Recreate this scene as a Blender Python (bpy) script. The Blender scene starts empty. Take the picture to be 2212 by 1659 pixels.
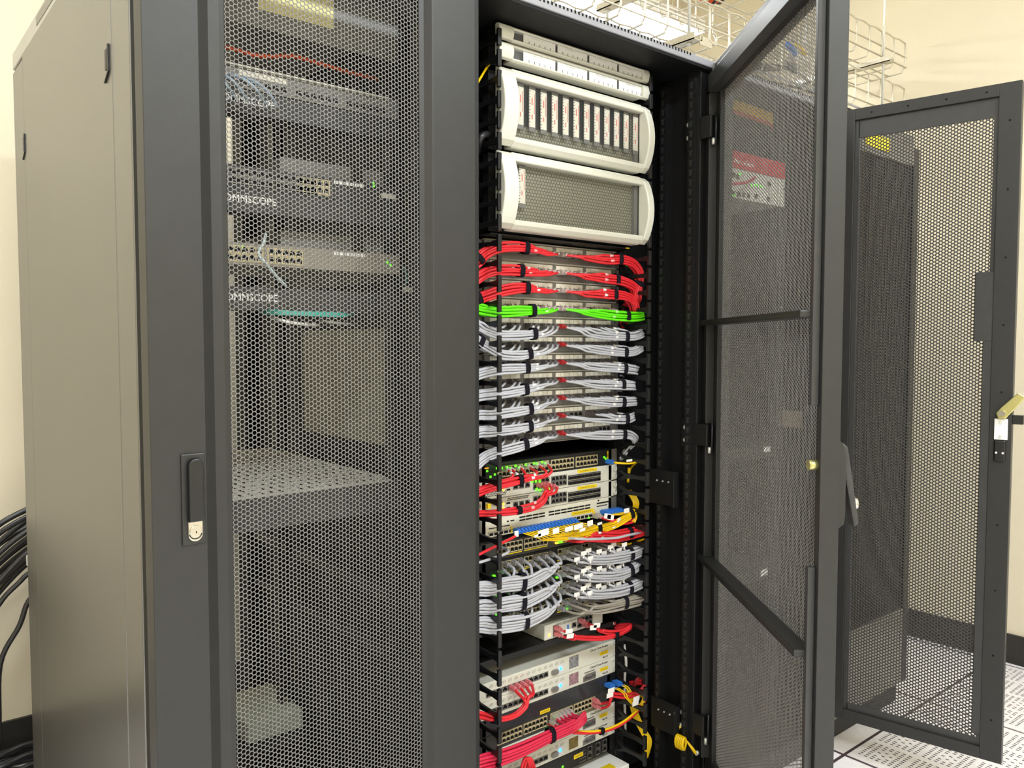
import bpy, math, random
import numpy as np
from mathutils import Vector, Matrix
random.seed(7)
R0 = math.radians
scene = bpy.context.scene
COL = scene.collection
# ---------------------------------------------------------------- camera
CAM = np.array((-1.37037, -1.49801, 1.31161)); FPX = 1743.18
YAW, PIT, ROL = 0.692067, -0.0504851, 0.00056
_f = np.array((math.sin(YAW)*math.cos(PIT), math.cos(YAW)*math.cos(PIT), math.sin(PIT)))
_r = np.array((math.cos(YAW), -math.sin(YAW), 0.0)); _u = np.cross(_r, _f)
_r, _u = math.cos(ROL)*_r + math.sin(ROL)*_u, -math.sin(ROL)*_r + math.cos(ROL)*_u
cd = bpy.data.cameras.new('camera'); cam = bpy.data.objects.new('camera', cd); COL.objects.link(cam)
cam.matrix_world = Matrix(((_r[0], _u[0], -_f[0], CAM[0]), (_r[1], _u[1], -_f[1], CAM[1]), (_r[2], _u[2], -_f[2], CAM[2]), (0, 0, 0, 1)))
cd.sensor_width = 36; cd.lens = FPX*36/2212; cd.clip_start = .01; scene.camera = cam
# ---------------------------------------------------------------- world, lights, exposure
w = bpy.data.worlds.new('room'); scene.world = w; w.use_nodes = True
w.node_tree.nodes['Background'].inputs[0].default_value = (1, .97, .9, 1); w.node_tree.nodes['Background'].inputs[1].default_value = .03
def area(name, loc, sx, sy, power, color=(1, .97, .9), rot=(0, 0, 0)):
    d = bpy.data.lights.new(name, 'AREA'); d.shape = 'RECTANGLE'; d.size = sx; d.size_y = sy; d.energy = power; d.color = color
    o = bpy.data.objects.new(name, d); COL.objects.link(o); o.location = loc; o.rotation_euler = rot; return o
CEIL = 3.3
LAMPS = [(-1.55, -2.45), (.35, -2.45), (1.3, -1.1), (-1.9, .35)]
for (lx, ly), PW in zip(LAMPS, (72, 70, 6, 27)): area('ceiling_lamp_light', (lx, ly, CEIL-.06), 1.15, .5, PW, (.86, .935, 1))
area('batten_lamp_light', (1.12, .95, 2.68), 1.1, .12, 5, (.93, .96, 1))
scene.view_settings.view_transform = 'Standard'; scene.view_settings.look = 'None'
scene.view_settings.exposure = .5; scene.view_settings.gamma = 1; scene.view_settings.use_curve_mapping = False
# ---------------------------------------------------------------- helpers
def ray(px, py): return _f*FPX + _r*(px-1106) + _u*(829.5-py)
def at(px, py, Y=0.0):                       # the point of the plane y=Y seen at that pixel of the photograph
    d = ray(px, py); return CAM + d*(Y-CAM[1])/d[1]
def atx(px, py, X): d = ray(px, py); return CAM + d*(X-CAM[0])/d[0]
ZO = {1: (1000, 0), 2: (1000, 300), 3: (1000, 500), 4: (1000, 780), 5: (1000, 950), 6: (1000, 1150), 7: (1000, 1314)}
def zp(k, x, y, Y=0.0): return at(ZO[k][0]+x/4.809, ZO[k][1]+y/4.809, Y)
def s2l(c): return tuple((v/255/12.92 if v/255 <= .04045 else ((v/255+.055)/1.055)**2.4) for v in c)
MATS = {}
def mat(name, rgb, rough=.5, metal=0., spec=.5, emit=0., alpha=1., var=.08, scale=40., bump=0., coat=0., trans=0., ior=1.5):
    if name in MATS: return MATS[name]
    m = bpy.data.materials.new(name); m.use_nodes = True; nt = m.node_tree; b = nt.nodes['Principled BSDF']
    c = s2l(rgb); tc = nt.nodes.new('ShaderNodeTexCoord'); nz = nt.nodes.new('ShaderNodeTexNoise')
    nz.inputs['Scale'].default_value = scale; nz.inputs['Detail'].default_value = 3; nt.links.new(tc.outputs['Object'], nz.inputs['Vector'])
    rp = nt.nodes.new('ShaderNodeValToRGB'); e = rp.color_ramp.elements
    e[0].position = .3; e[1].position = .7
    e[0].color = tuple(v*(1-var) for v in c)+(1,); e[1].color = tuple(min(1, v*(1+var)) for v in c)+(1,)
    nt.links.new(nz.outputs['Fac'], rp.inputs[0]); nt.links.new(rp.outputs[0], b.inputs['Base Color'])
    b.inputs['Roughness'].default_value = rough; b.inputs['Metallic'].default_value = metal; b.inputs['Specular IOR Level'].default_value = spec
    b.inputs['Alpha'].default_value = alpha; b.inputs['Coat Weight'].default_value = coat; b.inputs['IOR'].default_value = ior; b.inputs['Transmission Weight'].default_value = trans
    if emit: nt.links.new(rp.outputs[0], b.inputs['Emission Color']); b.inputs['Emission Strength'].default_value = emit
    if bump:
        bp = nt.nodes.new('ShaderNodeBump'); bp.inputs['Strength'].default_value = bump; bp.inputs['Distance'].default_value = .002
        n2 = nt.nodes.new('ShaderNodeTexNoise'); n2.inputs['Scale'].default_value = scale*12; nt.links.new(tc.outputs['Object'], n2.inputs['Vector'])
        nt.links.new(n2.outputs['Fac'], bp.inputs['Height']); nt.links.new(bp.outputs[0], b.inputs['Normal'])
    MATS[name] = m; return m
M_door = mat('door_powder_coat', (36, 36, 35), .45, 0, .5, bump=.05, scale=30)
M_panel = mat('side_panel_gloss', (66, 64, 58), .31, 0, .5, scale=6, var=.04, ior=2.2)
M_blk = mat('black_powder_coat', (24, 24, 25), .45, 0, .4)
M_blk2 = mat('black_plastic', (20, 20, 21), .38, 0, .5)
M_in = mat('rack_interior_black', (16, 16, 17), .6, 0, .3)
M_gask = mat('rubber_gasket', (18, 19, 22), .7)
M_grey = mat('grey_sheet', (118, 116, 110), .5, .1)
M_dkgrey = mat('dark_grey_sheet', (54, 53, 51), .5, .1)
M_olive = mat('lit_wall_olive', (150, 146, 122), .55)
M_cream = mat('cream_plastic', (212, 210, 196), .35, 0, .5, var=.02)
M_creamsh = mat('cream_sheet', (220, 216, 198), .45, 0, .4, var=.03)
M_white = mat('paper_white', (238, 236, 230), .6, var=.02)
M_paper = mat('paper_strip', (226, 220, 203), .6, var=.03, scale=90)
M_alu = mat('brushed_aluminium', (150, 148, 144), .36, .75, .5, var=.1, scale=120)
M_alud = mat('panel_grey_metal', (128, 126, 122), .42, .55, .5, var=.08)
M_chr = mat('chrome', (215, 213, 205), .16, 1., .5, var=.03)
M_zinc = mat('zinc_plate', (216, 216, 208), .35, .4)
M_yzinc = mat('yellow_zinc_plate', (196, 190, 128), .3, .8)
M_hole = mat('port_dark', (14, 13, 13), .6, 0, .2)
M_red = mat('red_cable', (214, 38, 48), .36, 0, .45, var=.05)
M_mag = mat('crimson_cable', (206, 36, 70), .36, 0, .45, var=.05)
M_grn = mat('green_cable', (96, 222, 14), .36, 0, .45, var=.05)
M_gry = mat('grey_cable', (178, 178, 184), .38, 0, .45, var=.05)
M_yel = mat('yellow_cable', (238, 196, 10), .36, 0, .45, var=.04)
M_org = mat('orange_fibre', (222, 82, 38), .4, 0, .4)
M_orp = mat('orange_conduit', (206, 84, 40), .45, 0, .4, var=.12, scale=80)
M_blkc = mat('black_cable', (38, 37, 38), .34, 0, .5, var=.1)
M_teal = mat('aqua_fibre', (78, 176, 160), .4)
M_ltb = mat('pale_blue_cable', (176, 196, 214), .4)
M_smoke1 = mat('window_clear', (225, 225, 222), .06, 0, .5, alpha=.05, var=0)
M_vel = mat('hook_loop_black', (27, 25, 32), .9, 0, .1, bump=.5, scale=60)
M_clear = mat('clear_plug', (206, 190, 184), .2, 0, .5, alpha=.8)
M_pink = mat('pink_boot', (210, 120, 124), .3, 0, .5)
M_lc = mat('blue_lc_plug', (52, 122, 214), .4, var=.05)
M_ylab = mat('yellow_label', (232, 202, 22), .5, var=.04)
M_lab = mat('cable_label_white', (236, 232, 226), .5, var=.03)
M_labr = mat('cable_label_pink', (238, 166, 164), .5, var=.05)
M_labg = mat('cable_label_mint', (172, 244, 140), .5, var=.05)
M_ink = mat('label_ink', (60, 58, 58), .6)
M_inkr = mat('label_ink_red', (206, 120, 110), .6)
M_ledg = mat('led_green', (70, 255, 20), .4, emit=3)
M_leda = mat('led_amber', (255, 190, 30), .4, emit=5)
M_ledb = mat('led_blue', (20, 130, 255), .4, emit=9)
M_wire = mat('galvanised_wire', (204, 197, 178), .4, .4, .5, var=.06)
M_redbox = mat('red_enclosure', (196, 42, 46), .4)
M_tan = mat('tan_port_metal', (204, 190, 150), .4, .2)
def tag(o, label=None, cat=None, group=None, kind=None):
    if label: o['label'] = label
    if cat: o['category'] = cat
    if group: o['group'] = group
    if kind: o['kind'] = kind
    return o
class MB:                                    # collects shapes and links them as ONE mesh object
    def __init__(s, T=None): s.v = []; s.f = []; s.m = []; s.sm = []; s.n = 0; s.T = T; s.mi = 0
    def add(s, v, f, smooth=False):
        v = [tuple(p) for p in v]
        if s.T: v = [tuple(s.T(p)) for p in v]
        s.v += v; s.f += [tuple(i+s.n for i in q) for q in f]; s.m += [s.mi]*len(f); s.sm += [smooth]*len(f); s.n += len(v); return s
    def box(s, x0, x1, y0, y1, z0, z1):
        return s.add([(x, y, z) for z in (z0, z1) for y in (y0, y1) for x in (x0, x1)], [(0, 2, 3, 1), (4, 5, 7, 6), (0, 1, 5, 4), (2, 6, 7, 3), (0, 4, 6, 2), (1, 3, 7, 5)])
    def cb(s, c, d): return s.box(c[0]-d[0]/2, c[0]+d[0]/2, c[1]-d[1]/2, c[1]+d[1]/2, c[2]-d[2]/2, c[2]+d[2]/2)
    def prism(s, poly, axis, a, b, smooth=False):  # poly in the two other axes, in order (y,z), (x,z) or (x,y)
        def P(q, t): return (t, q[0], q[1]) if axis == 0 else (q[0], t, q[1]) if axis == 1 else (q[0], q[1], t)
        n = len(poly); v = [P(q, a) for q in poly]+[P(q, b) for q in poly]
        ar = sum(poly[i][0]*poly[(i+1) % n][1]-poly[(i+1) % n][0]*poly[i][1] for i in range(n))
        pos = (ar > 0) != (axis == 1)
        f = [tuple(range(n))[::-1], tuple(range(n, 2*n))]+[(i, (i+1) % n, n+(i+1) % n, n+i) for i in range(n)]
        if (not pos) != (b < a): f = [q[::-1] for q in f]
        return s.add(v, f, smooth)
    def cyl(s, p0, p1, r, n=12, r1=None, cap=True):
        return s.tube([p0, p1], r, n, r1=r1, cap=cap)
    def tube(s, pts, r, n=8, cap=True, r1=None, flat=None):
        P = np.array(pts, float); k = len(P); t = np.gradient(P, axis=0) if k > 2 else np.array([P[1]-P[0]]*2)
        t /= np.linalg.norm(t, axis=1)[:, None]+1e-12
        a = np.array((0, 0, 1.)) if abs(t[0][2]) < .9 else np.array((1., 0, 0)); a -= t[0]*(a@t[0]); a /= np.linalg.norm(a)
        ang = np.arange(n)*2*np.pi/n; v = []
        for i in range(k):
            a = a-t[i]*(a@t[i]); a /= np.linalg.norm(a)+1e-12; b = np.cross(t[i], a)
            rr = r if r1 is None else r+(r1-r)*i/(k-1)
            ra, rb = (rr, rr) if flat is None else (rr*flat[0], rr*flat[1])
            v += [tuple(P[i]+a*ra*np.cos(q)+b*rb*np.sin(q)) for q in ang]
        f = [(i*n+j, i*n+(j+1) % n, (i+1)*n+(j+1) % n, (i+1)*n+j) for i in range(k-1) for j in range(n)]
        s.add(v, f, True)
        if cap: s.f += [tuple(s.n-n*k+j for j in range(n))[::-1], tuple(s.n-n+j for j in range(n))]; s.m += [s.mi]*2; s.sm += [False]*2
        return s
    def build(s, name, mats, parent=None, bevel=0., origin=None, seg=2):
        return link(name, s, mats, parent, bevel, origin, seg)
def wloc(o):
    v = Vector(o.location)
    while o.parent: o = o.parent; v += Vector(o.location)
    return v
def link(name, mb, mats, parent=None, bevel=0., origin=None, seg=2):
    V = np.array(mb.v, float).reshape(-1, 3)
    if origin is None: origin = wloc(parent) if parent else Vector(((V[:, 0].min()+V[:, 0].max())/2, (V[:, 1].min()+V[:, 1].max())/2, V[:, 2].min()))
    me = bpy.data.meshes.new(name); me.from_pydata((V-np.array(origin)).tolist(), [], mb.f); me.validate()
    mats = mats if isinstance(mats, (list, tuple)) else [mats]
    for m in mats: me.materials.append(m)
    if len(me.polygons) == len(mb.f):
        me.polygons.foreach_set('material_index', mb.m); me.polygons.foreach_set('use_smooth', mb.sm)
    o = bpy.data.objects.new(name, me); COL.objects.link(o)
    if parent: o.parent = parent; o.location = Vector(origin)-wloc(parent)
    else: o.location = origin
    if bevel:
        b = o.modifiers.new('edge', 'BEVEL'); b.width = bevel; b.segments = seg; b.limit_method = 'ANGLE'; b.angle_limit = R0(40)
    return o
def thing(name, loc, label, cat, group=None, kind=None):
    o = bpy.data.objects.new(name, None); COL.objects.link(o); o.location = loc; o.empty_display_size = .02
    return tag(o, label, cat, group, kind)
def inst(name, me, parent, loc):             # another part sharing a mesh; loc in world
    o = bpy.data.objects.new(name, me); COL.objects.link(o); o.parent = parent; o.location = Vector(loc)-wloc(parent); return o
def box(name, m, parent, *a, bevel=0.): return MB().box(*a).build(name, m, parent, bevel)
def smooth(pts, k=6):                        # Catmull-Rom through the points
    P = np.array(pts, float); P = np.vstack([2*P[0]-P[1], P, 2*P[-1]-P[-2]]); out = []
    for i in range(1, len(P)-2):
        for j in range(k):
            t = j/k; a, b, c, d = P[i-1:i+3]
            out.append(.5*((2*b)+(-a+c)*t+(2*a-5*b+4*c-d)*t*t+(-a+3*b-3*c+d)*t**3))
    out.append(P[-2]); return np.array(out)
def resample(P, n):
    P = np.array(P); d = np.r_[0, np.cumsum(np.linalg.norm(np.diff(P, axis=0), axis=1))]; t = np.linspace(0, d[-1], n)
    return np.stack([np.interp(t, d, P[:, i]) for i in range(3)], 1)
def lettering(txt, size, x, y, z, m, parent, name='lettering', shear=0., bold=0., align='LEFT'):  # on a face turned to -y
    c = bpy.data.curves.new(name, 'FONT'); c.body = txt; c.size = size; c.extrude = .0003; c.shear = shear; c.offset = bold; c.align_x = align; c.resolution_u = 2
    o = bpy.data.objects.new('tmp', c); COL.objects.link(o); bpy.context.view_layer.update()
    me = bpy.data.meshes.new_from_object(o.evaluated_get(bpy.context.evaluated_depsgraph_get())); bpy.data.objects.remove(o)
    me.name = name; me.materials.clear(); me.materials.append(m)
    me.transform(Matrix.Rotation(R0(90), 4, 'X'))
    o = bpy.data.objects.new(name, me); COL.objects.link(o); o.parent = parent; o.location = Vector((x, y-.0004, z))-wloc(parent); return o
def hexmesh(name, u0, u1, v0, v1, pitch, hole, th, T, m, parent, sides=6, col=.866):
    # perforated sheet: staggered columns of holes in (u, v), thickness along the third local axis
    dx = pitch*col; nu = int((u1-u0)/dx); nv = int((v1-v0)/pitch); k = 6
    cu = u0+dx*(np.arange(nu)+.5); cv = v0+pitch*(np.arange(nv)+.5)
    U, Vv = np.meshgrid(cu, cv, indexing='ij'); Vv = Vv+(np.arange(nu) % 2)[:, None]*pitch/2-pitch/4
    C = np.stack([U.ravel(), Vv.ravel()], 1); N = len(C); q = np.arange(6)*np.pi/3
    O = np.stack([np.cos(q)*dx*2/3, np.sin(q)*pitch/math.sqrt(3)], 1); I = np.stack([np.cos(q), np.sin(q)], 1)*hole/2/.866
    if sides > 6:
        q2 = np.arange(sides)*2*np.pi/sides; I = np.stack([np.cos(q2), np.sin(q2)], 1)*hole/2
    nO, nI = 6, len(I); rep = nI//6
    pts = []; nper = 2*(nO+nI)
    P = np.zeros((N, nper, 3))
    for s, z in ((0, -th/2), (1, th/2)):
        b = s*(nO+nI)
        P[:, b:b+nO, :2] = C[:, None]+O; P[:, b+nO:b+nO+nI, :2] = C[:, None]+I; P[:, b:b+nO+nI, 2] = z
    F = []
    for i in range(6):
        j = (i+1) % 6
        for s in (0, 1):
            b = s*(nO+nI)
            if rep == 1: face = [(b+i, b+j, b+6+j, b+6+i)]
            else:
                face = [(b+i, b+j, b+6+(i*rep+1) % nI, b+6+i*rep), (b+j, b+6+((i+1)*rep) % nI, b+6+(i*rep+1) % nI, b+j)][:2]
                face[1] = (b+j, b+6+((i+1)*rep) % nI, b+6+(i*rep+1) % nI)
            for fc in face: F.append(fc if s else fc[::-1])
    for i in range(nI):
        j = (i+1) % nI; F.append((6+i, 6+j, 12+nI+j, 12+nI+i))
    q4 = np.array([f for f in F if len(f) == 4]); q3 = [f for f in F if len(f) == 3]
    P = P.reshape(-1, 3); W = T(P); org = np.array(wloc(parent)); W = W-org
    me = bpy.data.meshes.new(name); off = (np.arange(N)*nper)[:, None, None]
    Q = (q4[None]+off).reshape(-1, 4); nl = Q.size; loops = Q.ravel(); starts = np.arange(len(Q))*4
    if q3:
        T3 = (np.array(q3)[None]+off).reshape(-1, 3); starts = np.r_[starts, nl+np.arange(len(T3))*3]; loops = np.r_[loops, T3.ravel()]
    me.vertices.add(len(W)); me.vertices.foreach_set('co', W.ravel()); me.loops.add(len(loops)); me.loops.foreach_set('vertex_index', loops.astype(np.int32))
    me.polygons.add(len(starts)); me.polygons.foreach_set('loop_start', starts.astype(np.int32)); me.update(calc_edges=True)
    me.materials.append(m); o = bpy.data.objects.new(name, me); COL.objects.link(o); o.parent = parent; return o
# ---------------------------------------------------------------- the room
M_wall = mat('wall_cream_paint', (224, 213, 188), .55, 0, .3, var=.02, scale=3, bump=.04)
M_ceil = mat('ceiling_white', (235, 232, 222), .8)
M_base = mat('baseboard_dark', (42, 40, 38), .45)
XR, YB, XL, YF = 2.29, 1.44, -2.75, -3.6
def struct(name, m, *a): return tag(MB().box(*a).build(name, m), kind='structure')
struct('wall_back', M_wall, XL-.1, XR+.1, YB, YB+.1, 0, CEIL); struct('wall_right', M_wall, XR, XR+.1, YF, YB, 0, CEIL)
struct('wall_left', M_wall, XL-.1, XL, YF, YB, 0, CEIL); struct('wall_front', M_wall, XL-.1, XR+.1, YF-.1, YF, 0, CEIL)
struct('ceiling', M_ceil, XL-.1, XR+.1, YF-.1, YB+.1, CEIL, CEIL+.1)
struct('baseboard_back', M_base, XL, XR, YB-.012, YB, 0, .12); struct('baseboard_right', M_base, XR-.012, XR, YF, YB-.012, 0, .12)
struct('baseboard_left', M_base, XL, XL+.012, YF, YB-.012, 0, .12)
# raised floor: pale laminate tiles with dark joints; two of them perforated with slots
mf = bpy.data.materials.new('raised_floor_tiles'); mf.use_nodes = True; nt = mf.node_tree; b = nt.nodes['Principled BSDF']
tc = nt.nodes.new('ShaderNodeTexCoord'); sx = nt.nodes.new('ShaderNodeSeparateXYZ'); nt.links.new(tc.outputs['Object'], sx.inputs[0])
def mth(op, a, bb=None):
    n = nt.nodes.new('ShaderNodeMath'); n.operation = op
    for i, v in enumerate((a, bb)):
        if v is None: continue
        if isinstance(v, (int, float)): n.inputs[i].default_value = v
        else: nt.links.new(v, n.inputs[i])
    return n.outputs[0]
TX, TY, TS = 1.05, -.24, .6
gx = mth('PINGPONG', mth('SUBTRACT', sx.outputs[0], TX), TS/2); gy = mth('PINGPONG', mth('SUBTRACT', sx.outputs[1], TY), TS/2)
joint = mth('LESS_THAN', mth('MINIMUM', gx, gy), .0055)
nz = nt.nodes.new('ShaderNodeTexNoise'); nz.inputs['Scale'].default_value = 55; nt.links.new(tc.outputs['Object'], nz.inputs['Vector'])
rp = nt.nodes.new('ShaderNodeValToRGB'); rp.color_ramp.elements[0].color = s2l((226, 220, 220))+(1,); rp.color_ramp.elements[1].color = s2l((246, 241, 241))+(1,)
nt.links.new(nz.outputs['Fac'], rp.inputs[0])
mx = nt.nodes.new('ShaderNodeMix'); mx.data_type = 'RGBA'; nt.links.new(joint, mx.inputs[0]); nt.links.new(rp.outputs[0], mx.inputs[6]); mx.inputs[7].default_value = s2l((74, 62, 66))+(1,)
nt.links.new(mx.outputs[2], b.inputs['Base Color']); b.inputs['Roughness'].default_value = .32
tag(MB().box(XL-.1, XR+.1, YF-.1, YB+.1, -.05, 0).build('floor', mf, origin=(0, 0, 0)), kind='structure')
M_slot = mat('slot_dark', (70, 64, 66), .8)
for ti, (tx, ty, lb) in enumerate(((1.05, -.84, 'white perforated floor tile under the open right-hand cabinet door'), (1.65, -.84, 'white perforated floor tile beside the wall on the right'))):
    t = thing('perforated_floor_tile', (tx+.3, ty+.3, 0), lb, 'floor tile', 'perforated floor tiles')
    box('tile_surface', mat('tile_laminate', (238, 232, 232), .32, scale=60), t, tx+.006, tx+.594, ty+.006, ty+.594, -.003, .0015)
    mb = MB()
    for bx in range(4):
        for by in range(4):
            for i in range(9):
                for j in range(7):
                    if 2 <= i <= 6 and 2 <= j <= 4 and (i+j) % 2: continue
                    x = tx+.04+bx*.138+i*.0132; y = ty+.04+by*.138+j*.0185
                    mb.box(x, x+.0045, y, y+.0095, .0012, .0019)
    mb.build('vent_grille', M_slot, t)
# ceiling lamps and the bright batten over the cabinets
for i, (lx, ly) in enumerate(LAMPS):
    lb = ('recessed ceiling lamp over the aisle left of centre', 'recessed ceiling lamp over the middle of the aisle', 'recessed ceiling lamp over the right end of the aisle', 'recessed ceiling lamp left of the cabinets')[i]
    t = thing('ceiling_lamp', (lx, ly, CEIL-.05), lb, 'ceiling lamp', 'ceiling lamps')
    box('housing', M_white, t, lx-.62, lx+.62, ly-.3, ly+.3, CEIL-.05, CEIL)
t = thing('batten_lamp', (1.12, .95, 2.69), 'bright white batten lamp hanging above the open cabinet', 'lamp')
box('housing', M_white, t, .5, 1.74, .86, 1.04, 2.745, 2.8)
M_tube = mat('lamp_tube_glow', (240, 246, 255), .4, emit=26)
for yy in (.9, 1.0): MB().cyl((.53, yy, 2.715), (1.71, yy, 2.715), .02, 12).build('lamp_tube', M_tube, t)
for xx in (.62, 1.62): MB().cyl((xx, .95, 2.8), (xx, .95, CEIL), .004, 6).build('suspension_rod', M_wire, t)
# ---------------------------------------------------------------- shared small parts
ZT = 2.035
def port_mesh(wd=.0125, h=.0105, frame=M_alud):
    mb = MB(); mb.mi = 0; f = .0014
    mb.box(-wd/2-f, wd/2+f, -.0012, .0, h/2, h/2+f); mb.box(-wd/2-f, wd/2+f, -.0012, 0, -h/2-f, -h/2)
    mb.box(-wd/2-f, -wd/2, -.0012, 0, -h/2, h/2); mb.box(wd/2, wd/2+f, -.0012, 0, -h/2, h/2)
    mb.mi = 1; mb.box(-wd/2, wd/2, -.0004, 0, -h/2, h*.18); mb.box(-wd*.32, wd*.32, -.0004, 0, h*.18, h*.36); mb.box(-wd*.2, wd*.2, -.0004, 0, h*.36, h*.5)
    mb.mi = 2; mb.box(-wd/2, wd/2, -.0003, 0, h*.36, h*.5); mb.box(-wd*.3, wd*.3, -.0006, 0, -h*.5, -h*.36)
    me = bpy.data.meshes.new('port'); me.from_pydata(mb.v, [], mb.f)
    for m in (frame, M_hole, frame): me.materials.append(m)
    me.polygons.foreach_set('material_index', mb.m); return me
PORT = port_mesh(); PORT_T = port_mesh(.0115, .0105, M_tan); PORT_B = port_mesh(.0118, .0108, M_creamsh); PORT_K = port_mesh(.012, .011, M_blk2)
def sfp_mesh(m):
    mb = MB(); mb.mi = 0; mb.box(-.0075, .0075, -.002, 0, -.0055, .0055); mb.mi = 1; mb.box(-.006, .006, -.0024, 0, -.004, .002); mb.mi = 2; mb.box(-.0065, .0065, -.0032, 0, .0025, .004)
    me = bpy.data.meshes.new('sfp_cage'); me.from_pydata(mb.v, [], mb.f)
    for q in (m, M_hole, M_alu): me.materials.append(q)
    me.polygons.foreach_set('material_index', mb.m); return me
SFP = sfp_mesh(M_dkgrey); SFPL = sfp_mesh(M_creamsh)
def screw(parent, x, y, z, r=.005, m=M_zinc, d=(0, -1, 0), name='screw'):
    e = Vector(d)*.003; p = Vector((x, y, z)); mb = MB(); mb.cyl(p, p+e, r, 12, r*.8); mb.build(name, m, parent)
def led(parent, x, y, z, m=M_ledg, s=.0022): box('indicator_light', m, parent, x-s, x+s, y-.0014, y, z-s, z+s)
def ladder_rail(name, parent, x, y, z0, z1, m=M_blk, wd=.03):      # mounting rail with square holes
    mb = MB(); mb.box(x-wd/2, x-.006, y, y+.002, z0, z1); mb.box(x+.006, x+wd/2, y, y+.002, z0, z1)
    z = z0
    while z < z1-.016: mb.box(x-.006, x+.006, y, y+.002, z, z+.0055); z += .01482
    mb.box(x-wd/2, x-wd/2+.002, y+.002, y+.03, z0, z1)
    return mb.build(name, m, parent)
# ---------------------------------------------------------------- closed cabinet on the left (600 mm)
AX0, AX1, AY0, AY1 = -1.01, -.398, -.125, .955
A = thing('server_cabinet', (-.704, .4, 0), 'closed black cabinet at left with beige-lit glossy side panel', 'cabinet', 'server cabinets in the row')
box('base_plinth', M_blk, A, AX0+.004, AX1-.002, AY0, AY1, 0, .07)
box('corner_post', M_panel, A, AX0, AX0+.03, AY0, -.0225, .07, ZT-.03, bevel=.002)
box('corner_post', M_panel, A, AX0, AX0+.03, .811, AY1, .07, ZT-.03, bevel=.002)
box('corner_post', M_in, A, AX1-.03, AX1, AY0, -.06, .07, ZT-.03); box('corner_post', M_in, A, AX1-.042, AX1, .88, AY1, .07, ZT-.03)
sp = box('side_panel', M_panel, A, AX0-.0005, AX0+.012, -.021, .809, .075, 2.012, bevel=.0015)
for yy, zz in ((-.004, 1.79), (.803, 1.80)):
    mb = MB(); X = AX0-.0005
    mb.box(X-.003, X, yy-.003, yy+.003, zz-.022, zz+.022)
    mb.prism([(yy-.003, zz-.022), (yy+.003, zz-.022), (yy+.028, zz-.036), (yy+.022, zz-.036)][::1], 0, X-.003, X)
    mb.box(X-.0014, X, yy+.012, yy+.024, zz-.016, zz+.018)
    mb.build('panel_latch', M_blk, sp)
box('partition_panel', M_in, A, AX1-.004, AX1, -.06, .88, .07, ZT-.03)
mb = MB(); mb.prism([(AY0, 2.013), (AY1, 2.013), (AY1-.004, 2.055), (AY0+.002, 2.055)], 0, AX0, AX1); mb.build('roof', mat('roof_paint', (150, 147, 140), .35, scale=8, coat=.2), A, bevel=.003)
box('roof_vent_cover', M_panel, A, AX0-.001, AX0+.002, .22, .62, 2.026, 2.047)
for xx in (-.945, -.463):
    ladder_rail('mounting_rail', A, xx, -.026, .08, 2.0, M_blk)
for xx in (-.963, -.44): ladder_rail('rear_mounting_rail', A, xx, .62, .08, 2.0, M_blk)
for zz in (.72, 1.45):
    box('side_beam', M_dkgrey, A, AX1-.03, AX1-.005, -.05, .86, zz, zz+.03)
box('side_beam', M_dkgrey, A, AX1-.03, AX1-.005, -.05, .86, .585, .6)
box('lit_wall_patch', M_olive, A, AX1-.014, AX1-.0045, .092, .545, 1.075, 1.345)  # pale olive plate stands in for a lit patch on the dark inner wall
# its door: raised stiles, hexagonal mesh, swing handle
D = thing('cabinet_door', (-.702, -.185, .1), 'closed perforated black door on the front of the left cabinet', 'door')
DY = -.205; dz0, dz1 = .085, 2.02
def stile(pts, nm='stile'): MB().prism(pts, 2, dz0, dz1).build(nm, M_door, D, bevel=.0015)
stile([(-1.014, -.165), (-1.014, DY), (-.931, DY), (-.911, DY+.013), (-.894, DY+.012), (-.884, DY+.014), (-.884, -.165)])
stile([(-.393, -.165), (-.516, -.165), (-.516, DY+.014), (-.506, DY+.012), (-.494, DY), (-.393, DY)])
box('top_rail', M_door, D, -.884, -.516, DY, -.165, 1.975, dz1, bevel=.002); box('bottom_rail', M_door, D, -.884, -.516, DY, -.165, dz0, .2, bevel=.002)
box('door_gasket', M_gask, D, AX0+.012, AX1-.008, -.166, AY0-.001, .085, 2.0) if 0 else None
mb = MB(); mb.box(AX0+.009, AX0+.03, -.166, AY0-.001, .09, 2.0); mb.box(AX1-.03, AX1-.006, -.166, AY0-.001, .09, 2.0); mb.box(AX0+.03, AX1-.03, -.166, AY0-.001, 1.98, 2.0)
mb.build('gasket', M_gask, D)
hexmesh('hex_mesh', -.889, -.511, .196, 1.98, .0079, .0066, .0012, lambda P: np.stack([P[:, 0], DY+.016+P[:, 2], P[:, 1]], 1), mat('mesh_paint', (112, 110, 107), .4, 0, .6), D)
hp = MB(); hp.box(-.9705, -.9335, DY-.004, DY+.001, .994, 1.1385); hp = hp.build('handle_plate', M_door, D, bevel=.002)
def rrect(x0, x1, z0, z1, r, top=True, bot=True, n=8):
    P = []
    for cx, cz, a0, on in ((x1-r, z0+r, -90, bot), (x1-r, z1-r, 0, top), (x0+r, z1-r, 90, top), (x0+r, z0+r, 180, bot)):
        if on: P += [(cx+r*math.cos(R0(a0+90*i/n)), cz+r*math.sin(R0(a0+90*i/n))) for i in range(n+1)]
        else: P.append((x1 if cx > (x0+x1)/2 else x0, z0 if a0 in (-90, 180) else z1))
    return P
MB().prism(rrect(-.9635, -.9375, 1.0305, 1.1325, .0129, True, False), 1, DY-.0046, DY-.0035).build('handle_recess', M_gask, D)
MB().prism(rrect(-.9625, -.9395, 1.032, 1.1315, .0114, True, False), 1, DY-.016, DY-.003).build('swing_handle', M_blk2, D, bevel=.003)
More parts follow.
